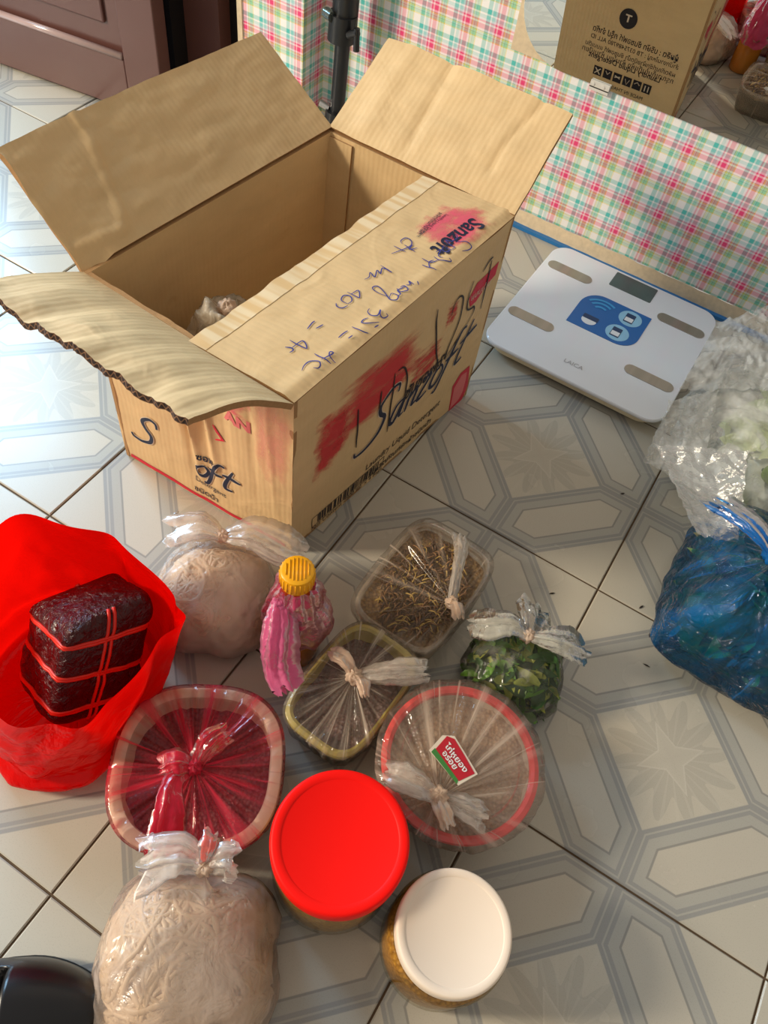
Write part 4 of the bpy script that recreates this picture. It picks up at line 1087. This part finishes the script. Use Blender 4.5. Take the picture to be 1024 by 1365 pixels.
ear(b, [kn, (-.098, -.256, .104), (-.120, -.275, .098)], [.005, .016, .020], F_EAR, .3, seed=27)

# ------------------------------------------------------------------ sauce bottle in a pink bag
c = (.040, -.2745)
b = thing('sauce_bottle', 'sauce bottle with a yellow cap half wrapped in a pink bag', 'bottle', (*c, 0))
M_SAUCE = plain('amber_sauce_bottle', srgb(206, 132, 48), .12, .6, .12, 40); M_YCAP = plain('yellow_cap', srgb(246, 178, 14), .35, .5, .03)
lathe_obj('body', [(0, .0006), (.024, .0006), (.0265, .004), (.027, .02), (.027, .085), (.026, .105), (.020, .125), (.0145, .138), (.0135, .152), (0, .152)], (*c, 0), M_SAUCE, b, 48)
cap = lathe_obj('cap', [(.0155, .150), (.0165, .151), (.0168, .168), (.0162, .171), (.014, .1725), (0, .1728)], (*c, 0), M_YCAP, b, 48)
for k in range(24):
    a = 2 * pi * k / 24; mb = MB(); q = Vector((c[0] + .0168 * cos(a), c[1] + .0168 * sin(a), 0)); mb.tube([q + Vector((0, 0, .153)), q + Vector((0, 0, .169))], .0008, 5); mb.build('grip_rib', M_YCAP, cap)
for k in range(-3, 4):
    mb = MB(); h_ = sqrt(max(0, .0125 ** 2 - (k * .0036) ** 2)); d_ = Vector((.55, -.83, 0)); s_ = Vector((.83, .55, 0))
    q = Vector((c[0], c[1], .1730)); mb.tube([q + s_ * k * .0036 - d_ * h_, q + s_ * k * .0036 + d_ * h_], .0007, 5); mb.build('top_rib', M_YCAP, cap)
def pinkf(u, v):
    a = 2 * pi * u; z = .150 - .088 * v; r = .0175 + .0165 * min(1, v * 1.35) ** .8
    r += .0045 * fbm((cos(a) * 2.2, sin(a) * 2.2, v * 4)) + .0012 * sin(15 * a) * (1 - v) + .005 * v * max(0, cos(a - .5)) ** 2
    return Vector((c[0] + r * cos(a), c[1] + r * sin(a), z + .008 * v * fbm((cos(a) * 2, sin(a) * 2, 9))))
v, f, uv = grid(pinkf, 90, 26); film = mesh_obj('bag_film', v, f, F_PINK, b, uvs=uv)
k0 = onz(373, 803, .132)
knot_lump(b, k0, .008, F_PINKK, seed=31)
tl_ = [k0, onz(374, 828, .124), onz(371, 860, .108), onz(371, 890, .088), onz(382, 918, .078)]
ear(b, tl_, [.006, .0125, .0145, .0135, .0115], F_PINKK, .55, 'bag_tail', 32, 20)

# ------------------------------------------------------------------ bag of herbs
c = (.2600, -.1740)
b = thing('herb_bag', 'knotted clear bag of fresh green herbs next to the clear tub', 'vegetable bag', (*c, 0))
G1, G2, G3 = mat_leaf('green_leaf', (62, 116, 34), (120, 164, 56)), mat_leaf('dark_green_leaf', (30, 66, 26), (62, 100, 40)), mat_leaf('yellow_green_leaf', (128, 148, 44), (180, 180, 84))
fg = blob_fn(c,   .055, .050, .064, rot=.3, amp=.1, freq=22, seed=7, scale=.90)
def pos_in(fn, lo=.75): return lambda r: (lambda u, v, k: Vector((c[0], c[1], .02)).lerp(Vector(fn(u, v)), k))(r.random(), r.uniform(.1, .95), r.uniform(lo, 1.0))
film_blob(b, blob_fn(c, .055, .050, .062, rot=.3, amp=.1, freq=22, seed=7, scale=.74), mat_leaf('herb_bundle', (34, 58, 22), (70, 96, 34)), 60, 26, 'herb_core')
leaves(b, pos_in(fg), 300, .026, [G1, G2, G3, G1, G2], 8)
kn = (.255, -.155, .080)
film_blob(b, blob_fn(c,   .057, .052, .066, rot=.3, amp=.08, ridge=.06, freq=20, seed=7, neck=kn, pleat=.02), F_CLEAR2)
knot_lump(b, kn, .008, F_KNOT, seed=41)
FW = mat_film('white_bunched_film', (.97, .97, .95, 1), srgb(240, 236, 222), .28, .4, (8, 2, 1), (.35, .65), .2, .6)
ear(b, [kn, (.233, -.156, .088), (.213, -.168, .084), (.197, -.174, .076)], [.005, .012, .014, .010], FW, .3, seed=42)
ear(b, [kn, (.277, -.148, .086), (.297, -.139, .080), (.311, -.132, .070)], [.005, .012, .016, .014], FW, .3, seed=43)
ear(b, [kn, (.249, -.135, .084), (.243, -.119, .078)], [.005, .013, .016], F_CLEAR2, .3, seed=44)

# ------------------------------------------------------------------ blue bag of vegetables
c = (.486, .056)
b = thing('vegetable_bag', 'blue plastic bag stuffed with leafy greens', 'vegetable bag', (*c, 0))
kw = dict(rx=.127, ry=.118, h=.128, rot=.0, e=5.0, amp=.045, freq=8, seed=3)
core = blob_fn(c, **{**kw, 'scale': .78}); film_blob(b, core, mat_leaf('greens_core', (50, 74, 46), (96, 108, 66)), 60, 30, 'greens_core')
D1, D2, D3 = mat_leaf('deep_green_leaf', (30, 84, 50), (64, 120, 66)), mat_leaf('grey_green_leaf', (110, 116, 84), (150, 146, 108)), mat_leaf('pale_stem_green', (110, 150, 84), (150, 176, 110))
def pos_b(r):
    u, v = r.random(), r.uniform(.1, .95); return Vector(blobB(u, v)).lerp(Vector((c[0], c[1], .05)), r.uniform(0, .14))
blobB = blob_fn(c, **{**kw, 'scale': .80})
leaves(b, pos_b, 200, .056, [D1, D1, D2, D3], 9, ratio=.5)
kn = onz(1034, 742, .150)
film_blob(b, blob_fn(c, **{**kw, 'ridge': .030, 'neck': kn, 'fine': .022, 'pleat': .008}), F_BLUE, 200, 90)
knot_lump(b, kn, .012, F_BLUEK, seed=51)
ear(b, [kn, kn + Vector((.012, -.02, .022)), kn + Vector((.03, -.045, .024))], [.006, .018, .024], F_BLUEK, .35, seed=52)
ear(b, [kn, kn + Vector((-.03, .02, .006)), kn + Vector((-.065, .045, -.010))], [.006, .018, .024], F_BLUEK, .25, seed=53)

# ------------------------------------------------------------------ clear bag of white vegetables
c = (.414, .325)
b = thing('vegetable_bag', 'clear crumpled bag of pale vegetables lying against the white scale', 'vegetable bag', (*c, 0))
F_CRUMP = mat_film('clear_crackly_film', (.98, .98, .97, 1), srgb(242, 243, 240), .26, .38, (26, 26, 26), (.44, .66), .2, .5, 'Object', .6, (40, 40, 40), .007)
kw = dict(rx=.132, ry=.142, h=.105, rot=.2, e=2.6, amp=.10, freq=13, seed=11)
film_blob(b, blob_fn((c[0] + .035, c[1] - .005), **{**kw, 'scale': .72}), mat_leaf('white_cabbage', (214, 222, 200), (240, 242, 232)), 80, 40, 'pale_vegetables')
c_ = c
def pos_c(r): return Vector(blob_fn((c_[0] + .035, c_[1] - .005), **{**kw, 'scale': .76})(r.random(), r.uniform(.2, .95)))
leaves(b, pos_c, 46, .060, [mat_leaf('pale_leaf', (226, 232, 214), (244, 246, 240)), mat_leaf('pale_green_leaf', (190, 208, 140), (226, 232, 190))], 12, 'pale_leaves', .6)
film_blob(b, blob_fn(c, **{**kw, 'ridge': .07, 'fine': .035}), F_CRUMP, 220, 100)
crumpled(b, 'bag_mouth', [(872, 590, .085), (1000, 600, .115), (984, 722, .136), (930, 714, .132)], F_CRUMP, .0045, 40, seed=1)
crumpled(b, 'bag_corner', [(905, 520, .090), (1030, 520, .112), (1060, 396, .120), (955, 432, .100)], F_CRUMP, seed=2)
crumpled(b, 'bag_fold', [(858, 615, .055), (930, 655, .085), (960, 520, .10), (892, 536, .085)], F_CRUMP, seed=3)
g_ = Vector(onz(1034, 634, .075))
gv = thing('green_vegetable', 'lime green vegetable poking out between the clear bag and blue bag', 'vegetable', tuple(g_))
mb = MB(); mb.tube(catmull([g_ + Vector((-.012, .004, -.004)), g_ + Vector((.0, .0, .0)), g_ + Vector((.03, .012, .0)), g_ + Vector((.07, .03, -.004))], 8), [.004 + .012 * sin(pi * (.1 + .8 * i / 24)) for i in range(25)], 16)
mb.build('flesh', mat_leaf('lime_green_skin', (96, 126, 18), (140, 166, 44)), gv)
mb = MB(); mb.tube([g_ + Vector((-.011, .004, -.004)), g_ + Vector((-.017, .005, -.005))], [.003, .002], 8); mb.build('stem', G2, gv)

# ------------------------------------------------------------------ red carrier bag with tied parcel
t = NT('red_bag_plastic'); n_ = t.noise(30, 3, t.coord('Object'))
wr = t.noise(1.0, 4, t.mapping(t.coord('UV'), (14, 5, 1)), .6, .6)
t.set(Base_Color=srgb(246, 4, 0), Roughness=.16, Normal=t.bump(wr, .6, .009)); t.b.inputs['Specular IOR Level'].default_value = .35
tl = t.node('ShaderNodeBsdfTranslucent'); tl.inputs[0].default_value = srgb(255, 12, 4); mx = t.node('ShaderNodeMixShader'); mx.inputs[0].default_value = .45
t.l.new(t.b.outputs[0], mx.inputs[1]); t.l.new(tl.outputs[0], mx.inputs[2]); t.l.new(mx.outputs[0], t.out.inputs[0]); M_REDBAG = t.m
MOUTH = [(0, 957, .115), (55, 969, .115), (105, 966, .118), (150, 936, .122), (200, 868, .130), (236, 836, .138), (243, 812, .146), (224, 790, .160), (172, 729, .182), (122, 709, .190), (48, 687, .195), (-12, 706, .195), (-75, 760, .185), (-95, 850, .16), (-55, 925, .13)]
mouth = [onz(x, y, z) for x, y, z in MOUTH]
cen = Vector((-.118, -.438, 0))
base_c = [(-.150, -.530), (-.105, -.548), (-.072, -.536), (-.045, -.512), (-.038, -.480), (-.040, -.455), (-.055, -.425), (-.075, -.395), (-.110, -.370), (-.145, -.355), (-.175, -.365), (-.200, -.395), (-.210, -.435), (-.205, -.475), (-.185, -.510)]
K = 9
mr = catmull(mouth, K, True); br_ = catmull([Vector((x, y, .0015)) for x, y in base_c], K, True); NR = len(mr)
b = thing('carrier_bag', 'bright red plastic carrier bag standing open around a dark parcel', 'plastic bag', (cen.x, cen.y, 0))
def redf(u, v):
    i = int(round(u * NR)) % NR; lo, hi = br_[i], mr[i]
    if v < .15: return Vector((cen.x, cen.y, .0015)).lerp(lo, v / .15)
    s = (v - .15) / .85; p = lo.lerp(hi, s)
    d = Vector((p.x - cen.x, p.y - cen.y, 0)).normalized()
    p = p + d * (.006 * sin(pi * s) + .007 * gauss(s - .16, .07) - .004 * gauss(s - .26, .05) + .006 * fbm((cos(2 * pi * u) * 3, sin(2 * pi * u) * 3, s * 3), 3) * sin(pi * min(1, s * 1.0)) + .0035 * s * sin(u * 2 * pi * 9) * s)
    p.z = max(.0015, lo.z + (hi.z - lo.z) * s ** 1.05)
    return p
v, f, uv = grid(redf, NR, 40); mesh_obj('bag_wall', v, f, M_REDBAG, b, uvs=uv)
# parcel: a tied block leaning inside
pb, pt = onz(96, 944, .045), onz(126, 798, .150)
ax = (pt - pb); PL = ax.length; ax.normalize()
toc = (CAM - (pb + pt) / 2); toc = (toc - ax * toc.dot(ax)).normalized(); sdv = ax.cross(toc).normalized()
ang = radians(-34); wv = sdv * cos(ang) + toc * sin(ang); dv = toc * cos(ang) - sdv * sin(ang)
pc = (pb + pt) / 2 - toc * .010
par = thing('tied_parcel', 'dark wrapped food parcel tied with red string inside the red bag', 'parcel', tuple(pb))
def parf(u, v):
    a = 2 * pi * u; s = superellipse(.044, .038, 9)(a); t_ = v * 2 - 1
    k = (1 - abs(t_) ** 7) ** (1 / 4.0) if abs(t_) < 1 else 0
    pinch = 1 - .05 * sum(gauss(t_ - q, .06) for q in (-.62, -.02, .55))
    r = s * k * pinch * (1 + .05 * fbm((cos(a) * 3, sin(a) * 3, v * 6)))
    return pc + wv * r * cos(a) + dv * r * sin(a) + ax * (PL * .5 * t_ + (.020 * cos(a - .6) * r / .05 * max(0, t_) ** 2))
t = NT('dark_glossy_wrap'); wr = t.noise(1.0, 4, t.mapping(t.coord('Object'), (110, 110, 110)), .6, .9)
t.set(Base_Color=srgb(60, 8, 12), Roughness=.26, Normal=t.bump(wr, 1.0, .006)); t.b.inputs['Specular IOR Level'].default_value = .45; M_WRAP = t.m
v, f, uv = grid(parf, 72, 40); mesh_obj('wrapped_block', v, f, M_WRAP, par, uvs=uv)
M_STRING = plain('red_string', srgb(226, 36, 16), .4, .5, .1)
for q in (-.62, -.02, .55):
    for o in (-.018, .018):
        pts = [Vector(parf(k / 48, (q + o + 1) / 2)) for k in range(49)]; pts = [p + (p - (pc + ax * PL * .5 * q)).normalized() * .0008 for p in pts]
        mb = MB(); mb.tube(pts, .0017, 6, cap=False); mb.build('string', M_STRING, par)
for uu in (.245, .27, .75):
    pts = [Vector(parf(uu, .03 + .94 * k / 30)) for k in range(31)]; pts = [p + (p - pc).normalized() * .0006 for p in pts]
    mb = MB(); mb.tube(pts, .0017, 6); mb.build('string', M_STRING, par)

# ------------------------------------------------------------------ black shoe
toe = onz(144, 1342, .02); hd = Vector((-.80, -.60, 0)).normalized(); sdd = Vector((.60, -.80, 0))
sh = thing('shoe', 'black slip-on shoe lying on the tiles by the front noodle bag', 'shoe', tuple(toe + hd * .12 - Vector((0, 0, toe.z))))
def wid(s): return .043 * (sin(pi * min(1, (s + .015) / .30) / 2) ** .6) * (1 - .22 * max(0, min(1, (s - .35) / .25))) * (1 if s < .88 else sqrt(max(0, 1 - ((s - .88) / .12) ** 2)) * .98 + .02)
def upf(u, v):
    s = v; x = (u * 2 - 1); w = wid(s); op = max(0, min(1, (s - .30) / .06)) * max(0, min(1, (.97 - s) / .05))
    dome = (1 - abs(x) ** 2.6) ** .5 if abs(x) < 1 else 0
    hh = (.030 + .028 * sin(pi * min(1, s / .42) / 2)); top = .012 + hh * dome
    rim = .012 + (.040 + .012 * max(0, s - .6)) * ((1 - abs(x) ** 6) ** .3 if abs(x) < 1 else 0)
    ins = .014 if abs(x) < .74 else rim
    z = top * (1 - op) + ins * op
    return Vector((toe.x, toe.y, 0)) + hd * .25 * s + sdd * w * x + Vector((0, 0, z))
v, f, uv = grid(upf, 60, 70); M_SHOE = plain('black_leather', srgb(16, 15, 18), .30, .5, .2, 30)
mesh_obj('upper', v, f, M_SHOE, sh, uvs=uv)
out = [(lambda s, q: (toe.x + hd.x * .25 * s + sdd.x * wid(s) * q * 1.03, toe.y + hd.y * .25 * s + sdd.y * wid(s) * q * 1.03))(s, q) for s, q in [(i / 30, 1) for i in range(31)] + [(1 - i / 30, -1) for i in range(31)]]
slab_z('sole', out, .0005, .0125, plain('black_rubber', srgb(14, 14, 14), .6), sh)

# ------------------------------------------------------------------ stand in the corner
st = thing('folded_tripod', 'folded black tripod standing in the plaid corner behind the carton', 'tripod', (-.462, .555, 0))
def stub(name, p, q, r, mat=M_BLACKP, n=20, flat=None):
    mb = MB(); mb.tube([p, q], r, n, 0, flat); return smooth_by_angle(mb.build(name, mat, st), 40)
X, Y = -.462, .555
stub('column', (X, Y, .085), (X + .004, Y, .235), .0125)
stub('sleeve', (X + .004, Y, .215), (X + .012, Y, .75), .0205)
cl = stub('clamp', (X + .002, Y - .004, .205), (X + .004, Y - .004, .245), .0225)
stub('lever', (X + .022, Y - .015, .222), (X + .040, Y - .018, .232), .006); stub('lever', (X + .038, Y - .018, .238), (X + .040, Y - .018, .205), .005)
stub('thumb_knob', (X - .020, Y - .018, .243), (X - .004, Y - .024, .243), .008, plain('chrome_knob', srgb(150, 160, 155), .15, .5, .02, 40, Metallic=.9))
stub('collar', (X - .002, Y, .060), (X, Y, .088), .0200); stub('collar_screw', (X - .030, Y - .008, .092), (X - .012, Y - .006, .088), .006, M_STEEL)
for k in range(3):
    a = radians(200 + 120 * k); d = Vector((cos(a), sin(a), 0))
    p0 = Vector((X - .002, Y, .068)) + d * .014; p1 = Vector((X - .002, Y, .006)) + d * .032
    stub('leg', p0, p1, .0075); stub('rubber_foot', p1, p1 - Vector((0, 0, .0055)), .009, M_BLACKP)

# ------------------------------------------------------------------ small bag inside the carton
c = (-.198, -.072, .008)
b = thing('packing_bag', 'crumpled pale plastic bag lying inside the carton', 'plastic bag', c)
film_blob(b, blob_fn(c, .058, .060, .215, amp=.12, ridge=.10, freq=18, seed=14), mat_film('pale_crumpled_film', (.95, .92, .86, 1), srgb(244, 226, 198), .5, .4, (24, 24, 24), (.4, .65), .25, .7, 'Object', 1.2, (36, 36, 36), .01), 110, 50)
knot_lump(b, (c[0], c[1], c[2] + .214), .010, F_KNOT, seed=71)

# ------------------------------------------------------------------ scraps on the floor
rnd = random.Random(3); M_SCRAP = plain('dried_leaf_scrap', srgb(48, 38, 30), .7)
for x, y in ((736, 791), (855, 809), (866, 847), (862, 887), (830, 658)):
    p = onz(x, y, .0006); a = rnd.uniform(0, 3.1); d = Vector((cos(a), sin(a), 0)); n = Vector((-d.y, d.x, 0)); L = rnd.uniform(.0028, .0045)
    v = []
    for k in range(5):
        t = k / 4 - .5; w = .0011 * cos(t * 2.8); z = .0010 * (.25 - t * t) * 4
        v += [p + d * L * 2 * t + n * w + Vector((0, 0, z * .5)), p + d * L * 2 * t + Vector((0, 0, z + .0004)), p + d * L * 2 * t - n * w + Vector((0, 0, z * .5)), p + d * L * 2 * t + Vector((0, 0, z * .3 - .0003))]
    f = []
    for k in range(4):
        for j in range(4): f.append((k*4+j, k*4+(j+1) % 4, k*4+4+(j+1) % 4, k*4+4+j))
    tag(mesh_obj('leaf_scrap', v, f, M_SCRAP, origin=p), 'tiny dark dried leaf scrap fallen on the pale floor tiles', 'leaf scrap', 'leaf scraps on the tiles')
